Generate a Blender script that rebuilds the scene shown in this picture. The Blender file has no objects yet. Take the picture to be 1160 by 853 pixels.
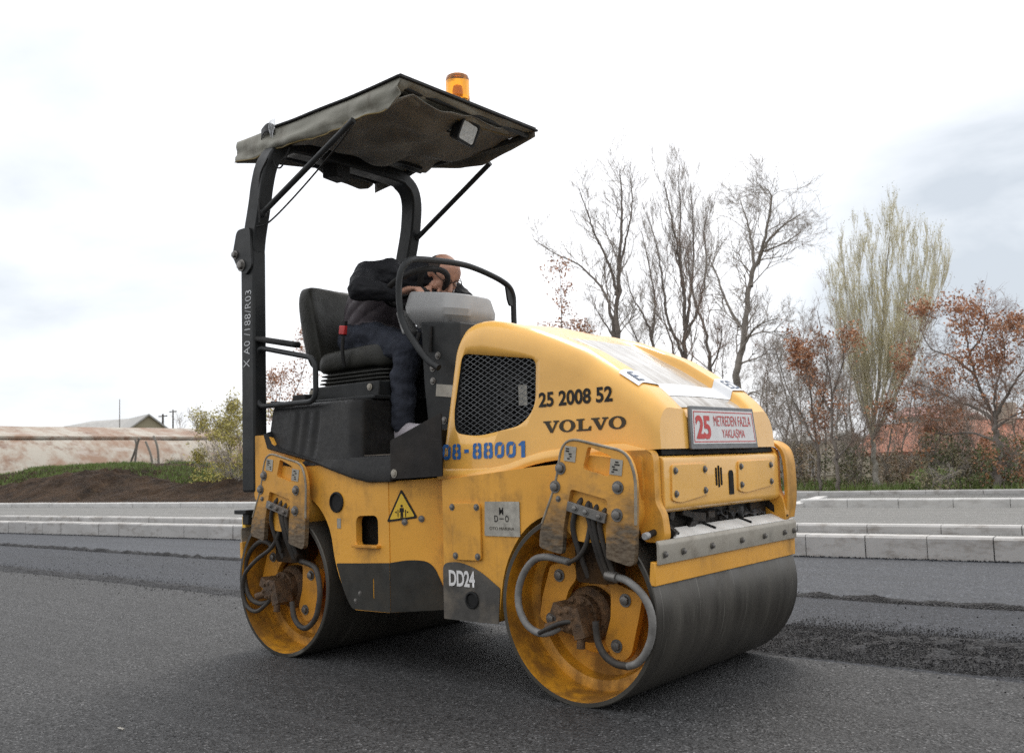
import bpy, bmesh, math, random
import numpy as np
from mathutils import Vector, Matrix
from mathutils import noise as mnoise
R = math.radians
PI = math.pi
scene = bpy.context.scene
col = scene.collection
random.seed(7)

# ------------------------------------------------------------------ camera
FPX, CAMH, PITCH, ROLL, YAW = 1076.787, .904, .089, -.032, .687
CAM = Vector((2.98194, -3.49171, CAMH))
_h = (math.cos(YAW), -math.sin(YAW)); _l = (math.sin(YAW), math.cos(YAW))

def ray(px, py):
    """direction through a pixel of the 1160x853 photograph"""
    x, y = px - 580, py - 426.5
    c, s = math.cos(ROLL), math.sin(ROLL)
    x, y = c*x + s*y, -s*x + c*y
    u, X = -y/FPX, x/FPX
    Y = math.cos(PITCH) - u*math.sin(PITCH); Z = math.sin(PITCH) + u*math.cos(PITCH)
    return Vector((_h[0]*X + _h[1]*Y, _l[0]*X + _l[1]*Y, Z))

def on(ax, v, px, py):
    i = 'xyz'.index(ax); d = ray(px, py)
    return CAM + d*((v - CAM[i])/d[i])

RTH = .094                                       # the road runs a few degrees off the machine's axis
RU = Vector((math.cos(RTH), math.sin(RTH), 0)); RN = Vector((-math.sin(RTH), math.cos(RTH), 0))
def road(u, v, z=0.0):
    return RU*u + RN*v + Vector((0, 0, z))
def onv(v, px, py):
    d = ray(px, py)
    return CAM + d*((v - CAM.dot(RN))/d.dot(RN))

fw = ray(580, 426.5).normalized()
upv = (ray(580, 326.5) - ray(580, 426.5)).normalized()
rt = fw.cross(upv).normalized(); upv = rt.cross(fw)
cd = bpy.data.cameras.new('camera'); cam = bpy.data.objects.new('camera', cd); col.objects.link(cam)
M4 = Matrix.Identity(4)
for i in range(3):
    M4[i][0] = rt[i]; M4[i][1] = upv[i]; M4[i][2] = -fw[i]; M4[i][3] = CAM[i]
cam.matrix_world = M4
cd.sensor_fit = 'HORIZONTAL'; cd.sensor_width = 36; cd.lens = FPX/1160*36
cd.clip_start = .05; cd.clip_end = 4000
cd.dof.use_dof = True; cd.dof.focus_distance = 3.9; cd.dof.aperture_fstop = 7.0
scene.camera = cam

# ------------------------------------------------------------------ world + sun
SUN_EL, SUN_AZ = R(58), R(-25)                   # azimuth measured from +Y clockwise (the way the sky node turns)
w = bpy.data.worlds.new('World'); scene.world = w; w.use_nodes = True
nt = w.node_tree; nt.nodes.clear()
def N(t, **k):
    n = nt.nodes.new(t)
    for a, b in k.items(): setattr(n, a, b)
    return n
out = N('ShaderNodeOutputWorld'); bg = N('ShaderNodeBackground')
sky = N('ShaderNodeTexSky', sky_type='NISHITA', sun_disc=False, sun_elevation=SUN_EL, sun_rotation=SUN_AZ)
sky.air_density = 1.0; sky.dust_density = 2.5
tc = N('ShaderNodeTexCoord')
mp = N('ShaderNodeMapping'); mp.inputs['Scale'].default_value = (1.5, 1.5, 3.2); mp.inputs['Location'].default_value = (3.1, .4, .2)
n1 = N('ShaderNodeTexNoise'); n1.inputs['Scale'].default_value = 1.5; n1.inputs['Detail'].default_value = 7; n1.inputs['Roughness'].default_value = .52
n1.inputs['Distortion'].default_value = .25
nt.links.new(tc.outputs['Generated'], mp.inputs['Vector']); nt.links.new(mp.outputs['Vector'], n1.inputs['Vector'])
def cloud_bank(px, py, r0, r1):
    """0..1 weight that falls off from one compass direction: where a darker cloud bank stands in the sky"""
    d = ray(px, py).normalized()
    vm = N('ShaderNodeVectorMath', operation='DISTANCE'); vm.inputs[1].default_value = d
    nrm = N('ShaderNodeVectorMath', operation='NORMALIZE')
    nt.links.new(tc.outputs['Generated'], nrm.inputs[0]); nt.links.new(nrm.outputs[0], vm.inputs[0])
    mr = N('ShaderNodeMapRange', interpolation_type='SMOOTHSTEP')
    mr.inputs['From Min'].default_value = r1; mr.inputs['From Max'].default_value = r0
    nt.links.new(vm.outputs['Value'], mr.inputs['Value'])
    return mr.outputs[0]
def madd(a, b):
    m = N('ShaderNodeMath', operation='ADD'); nt.links.new(a, m.inputs[0]); nt.links.new(b, m.inputs[1]); return m.outputs[0]
def mmul(a, k):
    m = N('ShaderNodeMath', operation='MULTIPLY'); nt.links.new(a, m.inputs[0])
    if isinstance(k, (int, float)): m.inputs[1].default_value = k
    else: nt.links.new(k, m.inputs[1])
    return m.outputs[0]
b1 = cloud_bank(-70, 320, .08, .46)
b2 = cloud_bank(1290, 360, .08, .40)
b3 = cloud_bank(165, 445, .0, .13)
ns = N('ShaderNodeMapRange'); ns.inputs['From Min'].default_value = .22; ns.inputs['From Max'].default_value = .68
nt.links.new(n1.outputs['Fac'], ns.inputs['Value'])
banks = madd(madd(mmul(b1, 1.25), mmul(b2, 2.0)), mmul(b3, .4))
dark = madd(mmul(banks, ns.outputs[0]), mmul(ns.outputs[0], .10))
rampw = N('ShaderNodeValToRGB')
e = rampw.color_ramp.elements
e[0].position = 0.0; e[0].color = (9.8, 9.85, 10.0, 1)
e[1].position = 1.0; e[1].color = (4.5, 4.9, 5.35, 1)
k = e.new(.30); k.color = (7.9, 8.05, 8.3, 1)
k = e.new(.65); k.color = (6.2, 6.5, 6.85, 1)
nt.links.new(dark, rampw.inputs['Fac'])
mixw = N('ShaderNodeMixRGB'); mixw.inputs['Fac'].default_value = .93
nt.links.new(sky.outputs['Color'], mixw.inputs['Color1']); nt.links.new(rampw.outputs['Color'], mixw.inputs['Color2'])
sv = N('ShaderNodeVectorMath', operation='DOT_PRODUCT')
sv.inputs[1].default_value = (math.sin(SUN_AZ)*math.cos(SUN_EL), math.cos(SUN_AZ)*math.cos(SUN_EL), math.sin(SUN_EL))
nv_ = N('ShaderNodeVectorMath', operation='NORMALIZE'); nt.links.new(tc.outputs['Generated'], nv_.inputs[0]); nt.links.new(nv_.outputs[0], sv.inputs[0])
sg_ = N('ShaderNodeMapRange', interpolation_type='SMOOTHSTEP')
for k_, v_ in (('From Min', -.55), ('From Max', .45), ('To Min', .62), ('To Max', 1.06)): sg_.inputs[k_].default_value = v_
nt.links.new(sv.outputs['Value'], sg_.inputs['Value'])
vm_ = N('ShaderNodeVectorMath', operation='SCALE'); nt.links.new(mixw.outputs['Color'], vm_.inputs[0]); nt.links.new(sg_.outputs[0], vm_.inputs['Scale'])
nt.links.new(vm_.outputs[0], bg.inputs['Color']); bg.inputs['Strength'].default_value = .1
nt.links.new(bg.outputs[0], out.inputs['Surface'])

sl = bpy.data.lights.new('sun', 'SUN'); sun = bpy.data.objects.new('sun', sl); col.objects.link(sun)
sl.energy = 1.4; sl.angle = R(22); sl.color = (1.0, .95, .88)
sd = Vector((math.sin(SUN_AZ)*math.cos(SUN_EL), math.cos(SUN_AZ)*math.cos(SUN_EL), math.sin(SUN_EL)))
sun.rotation_euler = (-sd).to_track_quat('-Z', 'Y').to_euler(); sun.location = sd*40
vs = scene.view_settings
vs.view_transform = 'Standard'; vs.look = 'None'; vs.gamma = 1; vs.exposure = .52; vs.use_curve_mapping = False
scene.render.engine = 'CYCLES'
scene.cycles.max_bounces = 6; scene.cycles.use_denoising = False

# ------------------------------------------------------------------ materials
class Mat:
    def __init__(s, name):
        s.m = bpy.data.materials.new(name); s.m.use_nodes = True
        s.t = s.m.node_tree; s.b = s.t.nodes['Principled BSDF']
        s.co = s.t.nodes.new('ShaderNodeTexCoord')
    def n(s, t, **k):
        x = s.t.nodes.new(t)
        for a, b in k.items(): setattr(x, a, b)
        return x
    def l(s, a, b): s.t.links.new(a, b)
    def vec(s, scale=(1, 1, 1), rot=(0, 0, 0), loc=(0, 0, 0)):
        m = s.n('ShaderNodeMapping'); m.inputs['Scale'].default_value = scale; m.inputs['Rotation'].default_value = rot
        m.inputs['Location'].default_value = loc
        s.l(s.co.outputs['Object'], m.inputs['Vector']); return m.outputs[0]
    def noise(s, scale, detail=5, rough=.55, vec=None, dist=0):
        x = s.n('ShaderNodeTexNoise'); x.inputs['Scale'].default_value = scale; x.inputs['Detail'].default_value = detail
        x.inputs['Roughness'].default_value = rough; x.inputs['Distortion'].default_value = dist
        s.l(vec if vec is not None else s.co.outputs['Object'], x.inputs['Vector']); return x.outputs['Fac']
    def rng(s, v, a, b, c=0, d=1, smooth=False):
        x = s.n('ShaderNodeMapRange'); x.clamp = True
        if smooth: x.interpolation_type = 'SMOOTHSTEP'
        x.inputs['From Min'].default_value = a; x.inputs['From Max'].default_value = b
        x.inputs['To Min'].default_value = c; x.inputs['To Max'].default_value = d
        s.l(v, x.inputs['Value']); return x.outputs[0]
    def math(s, op, a, b):
        x = s.n('ShaderNodeMath', operation=op)
        for i, q in enumerate((a, b)):
            if isinstance(q, (int, float)): x.inputs[i].default_value = q
            else: s.l(q, x.inputs[i])
        return x.outputs[0]
    def mix(s, f, a, b):
        x = s.n('ShaderNodeMixRGB')
        for i, q in zip(('Fac', 'Color1', 'Color2'), (f, a, b)):
            if isinstance(q, (int, float)): x.inputs[i].default_value = q
            elif isinstance(q, tuple): x.inputs[i].default_value = (*q, 1) if len(q) == 3 else q
            else: s.l(q, x.inputs[i])
        return x.outputs[0]
    def out(s, color=None, rough=None, metal=None, bump=None, bstr=.3, bdist=.01, spec=None, coat=None):
        def st(k, q):
            if q is None: return
            if isinstance(q, tuple): s.b.inputs[k].default_value = (*q, 1) if len(q) == 3 else q
            elif isinstance(q, (int, float)): s.b.inputs[k].default_value = q
            else: s.l(q, s.b.inputs[k])
        st('Base Color', color); st('Roughness', rough); st('Metallic', metal); st('Specular IOR Level', spec); st('Coat Weight', coat)
        if bump is not None:
            x = s.n('ShaderNodeBump'); x.inputs['Strength'].default_value = bstr; x.inputs['Distance'].default_value = bdist
            s.l(bump, x.inputs['Height']); s.l(x.outputs[0], s.b.inputs['Normal'])
        return s.m

def simple(name, c, rough=.5, metal=0, var=.25, scale=14, bstr=.15, bd=.003, dust=0, dustc=(.25, .22, .18), spec=None):
    a = Mat(name)
    if spec is None and max(c) < .06: spec = .22
    f = a.rng(a.noise(scale), .3, .7)
    cc = a.mix(f, tuple(x*(1-var) for x in c), tuple(min(1, x*(1+var)) for x in c))
    if dust: cc = a.mix(a.rng(a.noise(5, 8, .65), .45, .75, 0, dust), cc, dustc)
    rr = a.rng(a.noise(scale*2.3), .3, .7, max(.03, rough-.1), min(1, rough+.1))
    return a.out(cc, rr, metal, a.noise(scale*9, 3), bstr, bd, spec)

def paint(name, base, grime=.35, rust=.3, rough=.38, grimec=(.10, .065, .03), coat=.0, low=None, spread=0):
    """old machine paint: faded patches, downward grime streaks, scratches and chips"""
    a = Mat(name)
    c = a.mix(a.rng(a.noise(3.1, 6), .3, .7), tuple(x*.86 for x in base), tuple(min(1, x*1.08) for x in base))
    streak = a.noise(1, 7, .62, a.vec((17, 17, 2.6)))
    patch = a.noise(4.3, 7, .65)
    g = a.rng(a.math('ADD', a.math('MULTIPLY', streak, .32), a.math('MULTIPLY', patch, .68)), .47-spread, .66-spread*.8, 0, grime, True)
    c = a.mix(g, c, grimec)
    fine = a.rng(a.noise(60, 6, .75), .60, .72, 0, min(1, rust*1.6))
    c = a.mix(a.math('MULTIPLY', fine, a.rng(a.noise(5.5, 3), .42, .6)), c, (.06, .032, .018))
    sc = a.noise(1, 4, .7, a.vec((9, 9, 170), (0, .35, .2)))
    c = a.mix(a.rng(sc, .66, .72, 0, rust*.9), c, (.09, .07, .05))
    if low:                                        # scuffed dirt band worn into the lower end of the part
        z0, z1 = low
        sep = a.n('ShaderNodeSeparateXYZ'); a.l(a.co.outputs['Object'], sep.inputs[0])
        zz = a.math('ADD', sep.outputs['Z'], a.math('MULTIPLY', a.noise(9, 6, .7, a.vec((1, 1, 2.4))), .40))
        m = a.rng(zz, z1+.17, z0+.17, 0, .93)
        worn = a.mix(a.rng(a.noise(1, 6, .7, a.vec((30, 30, 95))), .38, .60), (.014, .013, .012), (.135, .118, .092))
        c = a.mix(m, c, worn)
    rr = a.math('ADD', a.rng(patch, .3, .7, rough-.06, rough+.12), a.math('MULTIPLY', g, .3))
    return a.out(c, rr, 0, a.noise(26, 5), .06, .004, None, coat)

YEL = (.89, .485, .10)
MT = {}
MT['yellow'] = paint('yellow_hood_paint', YEL, .07, .05, .27, coat=.35)
MT['yellow_worn'] = paint('yellow_worn_paint', (.79, .385, .050), .56, .5, .40)
MT['yellow_plate'] = paint('yellow_scuffed_paint', (.76, .375, .06), .6, .6, .5, (.13, .10, .07), low=(.63, .83))
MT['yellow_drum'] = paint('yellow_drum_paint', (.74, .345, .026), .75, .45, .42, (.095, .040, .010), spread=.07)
MT['grey_skirt'] = simple('grey_skirt_paint', (.036, .035, .031), .55, var=.3, dust=.5, dustc=(.075, .06, .04))
MT['grey_worn'] = simple('grey_worn_paint', (.06, .056, .05), .55, var=.4, dust=.85, dustc=(.23, .19, .14))
MT['plastic'] = simple('black_moulded_plastic', (.012, .012, .012), .42, var=.35, scale=30, bstr=.3, dust=.35, dustc=(.055, .05, .042))
MT['kick'] = simple('scuffed_black_plate', (.015, .013, .012), .5, var=.4, dust=.5, dustc=(.045, .035, .026))
MT['rops'] = simple('dark_grey_frame_paint', (.021, .0225, .023), .40, var=.2, scale=7, dust=.25, dustc=(.07, .066, .058))
MT['tube'] = simple('dark_tube_paint', (.030, .032, .033), .4, var=.2, dust=.12, dustc=(.1,.09,.08))
MT['black'] = simple('black_recess', (.008, .008, .008), .7)
MT['rubber'] = simple('black_rubber', (.016, .016, .016), .6, dust=.25, dustc=(.07, .06, .05))
MT['vinyl'] = simple('seat_vinyl', (.026, .026, .022), .40, var=.25, scale=9, bstr=.25, bd=.006, dust=.3, dustc=(.085, .078, .062))
MT['console'] = simple('grey_console_plastic', (.34, .34, .335), .45, var=.05, dust=.25, dustc=(.22, .205, .18))
MT['rim'] = simple('edge_worn_to_bare_metal', (.30, .26, .20), .55, .2, var=.35, scale=40, dust=.7, dustc=(.08, .065, .05))
MT['dark_dirt'] = simple('oil_soaked_dirt', (.018, .011, .006), .85, var=.7, scale=30, bstr=.6, bd=.012, dust=.75, dustc=(.13, .060, .014))
MT['bolt'] = simple('bolt_steel', (.20, .195, .185), .40, .6, dust=.55, dustc=(.12, .07, .035))
MT['scraper'] = simple('galvanised_steel', (.40, .37, .31), .5, .15, var=.35, scale=5, dust=.95, dustc=(.085, .065, .042))
MT['flange'] = simple('pale_worn_steel_flange', (.74, .73, .70), .5, .0, var=.12, dust=.4, dustc=(.25, .22, .17))
MT['hub'] = simple('rusty_hub', (.12, .066, .03), .6, .1, var=.6, scale=34, bstr=.6, bd=.01, dust=.9, dustc=(.035, .025, .018))
MT['oily'] = simple('oily_machinery', (.018, .016, .014), .3, .1, var=.6, scale=30, bstr=.6, bd=.012, dust=.22, dustc=(.07, .04, .018))
MT['hose'] = simple('grey_hose_sleeve', (.20, .195, .185), .55, var=.25, scale=24, dust=.5, dustc=(.09, .075, .06))
MT['hose_dark'] = simple('dark_hose', (.05, .046, .042), .5, var=.3, dust=.5, dustc=(.15, .12, .09))
MT['film'] = simple('grimy_plastic_film', (.05, .05, .052), .18, var=.5, scale=30, bstr=.4, bd=.01, dust=.35, dustc=(.22, .22, .22))
MT['white'] = simple('white_board', (.72, .71, .70), .4, var=.04)
MT['tape'] = simple('white_reflective_tape', (.78, .79, .80), .25, var=.05)
MT['sign_red'] = simple('red_print', (.56, .03, .025), .45, var=.06)
MT['frame_grey'] = simple('sign_frame_grey', (.15, .155, .16), .45, var=.1)
MT['ink'] = simple('black_print', (.022, .02, .018), .5, var=.3)
MT['ink_brown'] = simple('dark_brown_print', (.055, .045, .03), .5, var=.3)
MT['blue_ink'] = simple('blue_stencil_paint', (.03, .14, .40), .5, var=.18, scale=40)
MT['navy_ink'] = simple('navy_print', (.012, .045, .11), .5)
MT['chalk'] = simple('white_paint_marker', (.55, .56, .57), .7, var=.3, scale=60)
MT['label_plate'] = simple('worn_aluminium_label', (.40, .38, .33), .45, .2, var=.25, scale=40, dust=.7, dustc=(.17, .14, .10))
MT['sticker'] = simple('yellow_sticker', (.72, .47, .04), .4, var=.06)
MT['amber'] = Mat('amber_lens').out((1.0, .40, .015), .12)
MT['amber'].node_tree.nodes['Principled BSDF'].inputs['Transmission Weight'].default_value = .92
MT['amber_in'] = simple('amber_reflector', (1.0, .50, .05), .25)
MT['lamp_glass'] = simple('lamp_glass', (.50, .51, .50), .15, .3, var=.2, scale=60)
MT['red_plastic'] = simple('red_buckle', (.50, .03, .03), .4)
MT['wire'] = simple('grille_wire', (.15, .155, .16), .45, .5)
def _hatch():
    a = Mat('weathered_hatch_film')
    f = a.noise(1, 7, .68, a.vec((5, 26, 5)))
    c = a.mix(a.rng(f, .38, .66), (.50, .485, .45), (.20, .165, .12))
    return a.out(c, a.rng(f, .3, .7, .10, .32), 0, a.noise(14, 5), .12, .004, None, .3)
MT['hatch'] = _hatch()
def _drum():
    a = Mat('polished_drum_steel')
    band = a.noise(1, 7, .6, a.vec((1.1, 9, 1.1)), .4)
    fine = a.noise(1, 5, .7, a.vec((3, 120, 3)))
    c = a.mix(a.rng(band, .3, .7), (.05, .046, .039), (.105, .097, .082))
    c = a.mix(a.rng(a.noise(3.5, 7, .7), .50, .72, 0, .6), c, (.045, .040, .034))
    c = a.mix(a.rng(fine, .62, .7, 0, .35), c, (.17, .155, .13))
    c = a.mix(a.rng(a.noise(75, 5, .75), .60, .70, 0, .7), c, (.016, .014, .012))
    c = a.mix(a.math('MULTIPLY', a.rng(a.noise(1, 4, .7, a.vec((2, 60, 2))), .60, .66, 0, .6), a.rng(a.noise(4, 3), .45, .6)), c, (.26, .25, .22))
    rr = a.rng(band, .3, .7, .30, .56)
    return a.out(c, rr, .45, a.noise(1, 4, .6, a.vec((14, 60, 14))), .10, .002)
MT['drum'] = _drum()
def _fabric():
    a = Mat('weathered_canopy_tarp')
    c = a.mix(a.rng(a.noise(3.2, 7, .65), .3, .7), (.21, .205, .168), (.31, .30, .25))
    c = a.mix(a.rng(a.noise(1, 7, .7, a.vec((7, 7, 1.6))), .50, .70, 0, .75), c, (.10, .082, .06))
    wv = a.math('ADD', a.math('MULTIPLY', a.noise(11, 5), 1), a.math('MULTIPLY', a.noise(220, 2), .08))
    return a.out(c, .62, 0, wv, .35, .02)
MT['tarp'] = _fabric()
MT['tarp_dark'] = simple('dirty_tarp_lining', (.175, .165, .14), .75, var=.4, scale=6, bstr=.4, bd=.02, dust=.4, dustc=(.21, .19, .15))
MT['tarp_edge'] = simple('black_tarp_trim', (.02, .02, .02), .5)
MT['piping'] = simple('ochre_piping', (.20, .14, .04), .6)

def _asphalt(name, c0, c1, grain=260, bstr=.55, patch=.35, mottle=(.03, .03, .031), rough=(.55, .8)):
    a = Mat(name)
    g = a.n('ShaderNodeTexVoronoi'); g.inputs['Scale'].default_value = grain; a.l(a.co.outputs['Object'], g.inputs['Vector'])
    gc = a.n('ShaderNodeSeparateColor'); a.l(g.outputs['Color'], gc.inputs[0])
    c = a.mix(a.rng(gc.outputs[0], .05, .95), c0, c1)
    c = a.mix(a.rng(gc.outputs[1], .93, .99, 0, .75), c, tuple(min(1, x*3.2) for x in c1))
    c = a.mix(a.rng(a.noise(1.1, 7, .6, a.vec((.35, 1, 1), (0, 0, RTH))), .40, .68, 0, patch), c, mottle)
    c = a.mix(a.rng(a.noise(1, 5, .6, a.vec((.10, 4.5, 1))), .42, .62, 0, .38), c, tuple(x*.45 for x in c1))
    c = a.mix(a.rng(a.noise(1, 5, .6, a.vec((.13, 9, 1), (0, 0, .02), (3, 5, 0))), .56, .68, 0, .30), c, c1)
    c = a.mix(a.rng(a.noise(9, 4, .6), .5, .75, 0, patch*.6), c, tuple(min(1, x*1.25) for x in c1))
    h = a.math('ADD', g.outputs['Distance'], a.math('MULTIPLY', a.noise(60, 6, .7), .9))
    return a.out(c, a.rng(gc.outputs[2], 0, 1, rough[0], rough[1]), 0, h, bstr, .010, .28)
MT['asphalt'] = _asphalt('rolled_fresh_asphalt', (.003, .003, .0032), (.097, .097, .098), 150, .8, .22, (.028, .028, .028))
MT['asphalt_mid'] = _asphalt('laid_asphalt', (.003, .004, .006), (.066, .071, .084), 130, .9, .2)
MT['asphalt_far'] = _asphalt('far_lane_asphalt', (.022, .025, .031), (.064, .069, .080), 110, .5, .2)
MT['asphalt_old'] = _asphalt('old_grey_asphalt', (.12, .12, .115), (.20, .198, .19), 120, .2, .2, (.13, .128, .12), (.7, .9))
MT['loose'] = _asphalt('loose_hot_asphalt', (.003, .003, .004), (.028, .028, .031), 120, 1.0, .2, (.012, .012, .013), (.45, .8))
def _concrete(name, c, stain=.4):
    a = Mat(name)
    cc = a.mix(a.rng(a.noise(2.2, 7, .6), .3, .7), tuple(x*.82 for x in c), tuple(min(1, x*1.08) for x in c))
    cc = a.mix(a.rng(a.noise(3.4, 7, .7, a.vec((1.2, 1.2, 3))), .50, .68, 0, stain), cc, (.20, .175, .15))
    cc = a.mix(a.rng(a.noise(90, 3, .7), .62, .75, 0, .3), cc, (.18, .17, .16))
    return a.out(cc, .85, 0, a.noise(70, 5, .7), .25, .004)
MT['kerb'] = _concrete('kerb_concrete', (.47, .46, .445), .75)
MT['kerb_white'] = _concrete('pale_kerb_concrete', (.58, .575, .56), .4)
MT['soil'] = simple('dark_soil', (.046, .027, .015), .95, var=.65, scale=1.6, bstr=1.0, bd=.25, dust=.5, dustc=(.125, .078, .043))
MT['verge'] = simple('dry_verge', (.10, .082, .05), .95, var=.4, scale=1.2, bstr=.7, bd=.05, dust=.5, dustc=(.06, .075, .025))
MT['grass'] = simple('grass_blades', (.075, .105, .025), .8, var=.4, scale=1.5)
MT['bark'] = simple('dark_bark', (.19, .165, .145), .9, var=.35, scale=6, bstr=.6, bd=.03)
MT['bark_grey'] = simple('grey_bark', (.26, .235, .205), .9, var=.3, scale=6, bstr=.6, bd=.03)
MT['twig'] = simple('twig_bark', (.34, .305, .27), .9, var=.3, scale=2)
MT['twig_red'] = simple('reddish_twig', (.28, .20, .16), .9, var=.3, scale=2)
MT['poplar'] = simple('pale_poplar_twig', (.66, .62, .46), .85, var=.2, scale=2)
MT['poplar_bark'] = simple('pale_poplar_bark', (.34, .32, .28), .85, var=.3, scale=6, bstr=.5, bd=.02)
def _leaf(name, c, var=.4):
    a = Mat(name)
    cc = a.mix(a.rng(a.noise(1.6, 5, .7), .3, .7), tuple(x*(1-var) for x in c), tuple(min(1, x*(1+var)) for x in c))
    a.out(cc, .6)
    return a.m
MT['leaf_brown'] = _leaf('dry_oak_leaf', (.43, .21, .11))
MT['leaf_tan'] = _leaf('dry_tan_leaf', (.34, .24, .15))
MT['leaf_green'] = _leaf('evergreen_leaf', (.10, .12, .045))
MT['leaf_olive'] = _leaf('olive_leaf', (.22, .19, .11))
MT['leaf_yellow'] = _leaf('spring_leaf', (.42, .37, .085))
MT['leaf_grass'] = _leaf('fresh_weed_leaf', (.125, .175, .04))
def _rustroof():
    a = Mat('rusted_sheet_roof')
    f = a.noise(1, 8, .68, a.vec((.16, .55, .75)))
    c = a.mix(a.rng(f, .43, .57), (.36, .33, .28), (.24, .15, .10))
    c = a.mix(a.rng(a.noise(1.1, 7, .7), .53, .66, 0, .85), c, (.16, .08, .045))
    c = a.mix(a.rng(a.noise(1, 4, .6, a.vec((1.6, .4, .4))), .56, .66, 0, .5), c, (.46, .45, .42))
    return a.out(c, .75, 0, a.noise(1, 5, .6, a.vec((2.5, .5, .5))), .5, .05)
MT['rust_roof'] = _rustroof()
def _tiles():
    a = Mat('red_roof_tiles')
    c = a.mix(a.rng(a.noise(2.2, 6, .7), .3, .7), (.27, .088, .045), (.42, .175, .105))
    b = a.n('ShaderNodeTexBrick'); b.inputs['Scale'].default_value = 3.2
    a.l(a.vec((1, 1, 1)), b.inputs['Vector'])
    c = a.mix(a.math('MULTIPLY', b.outputs['Fac'], .5), c, (.14, .05, .035))
    wv = a.n('ShaderNodeTexWave', wave_type='BANDS', bands_direction='X'); wv.inputs['Scale'].default_value = 2.0
    a.l(a.vec(), wv.inputs['Vector'])
    return a.out(c, .85, 0, wv.outputs['Fac'], .5, .05)
MT['tiles'] = _tiles()
MT['stucco'] = simple('cream_stucco', (.46, .41, .33), .9, var=.12, scale=1.5)
MT['stucco_white'] = simple('white_stucco', (.62, .60, .58), .9, var=.08, scale=1.5)
MT['grey_roof'] = simple('grey_sheet_roof', (.34, .335, .32), .7, var=.15, scale=2)
MT['pink_roof'] = simple('faded_red_roof', (.42, .22, .19), .8, var=.15, scale=2)
MT['timber'] = simple('dark_timber', (.06, .05, .042), .8)
MT['glass_dark'] = simple('dark_window_glass', (.05, .06, .07), .15, var=.2)
MT['post'] = _concrete('concrete_post', (.20, .185, .16), .5)
MT['skin'] = simple('skin', (.50, .27, .185), .5, var=.14, scale=22)
MT['hair'] = simple('cropped_dark_hair', (.045, .036, .03), .7, var=.4, scale=90, bstr=.5)
MT['jacket'] = simple('black_sleeve_cloth', (.013, .0135, .016), .7, var=.3, scale=12, bstr=.35, bd=.01)
MT['vest'] = simple('padded_vest_cloth', (.085, .070, .078), .55, var=.25, scale=9)
MT['jeans'] = simple('dark_jeans', (.030, .034, .046), .85, var=.4, scale=14, bstr=.4, bd=.008)
MT['shoe'] = simple('pale_shoe', (.42, .39, .42), .6, var=.15, dust=.3)
MT['sole'] = simple('tan_shoe_sole', (.27, .22, .15), .8, var=.2)
MT['floor_mat'] = simple('dusty_floor_mat', (.12, .10, .078), .85, var=.35, scale=20, dust=.5)

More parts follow.
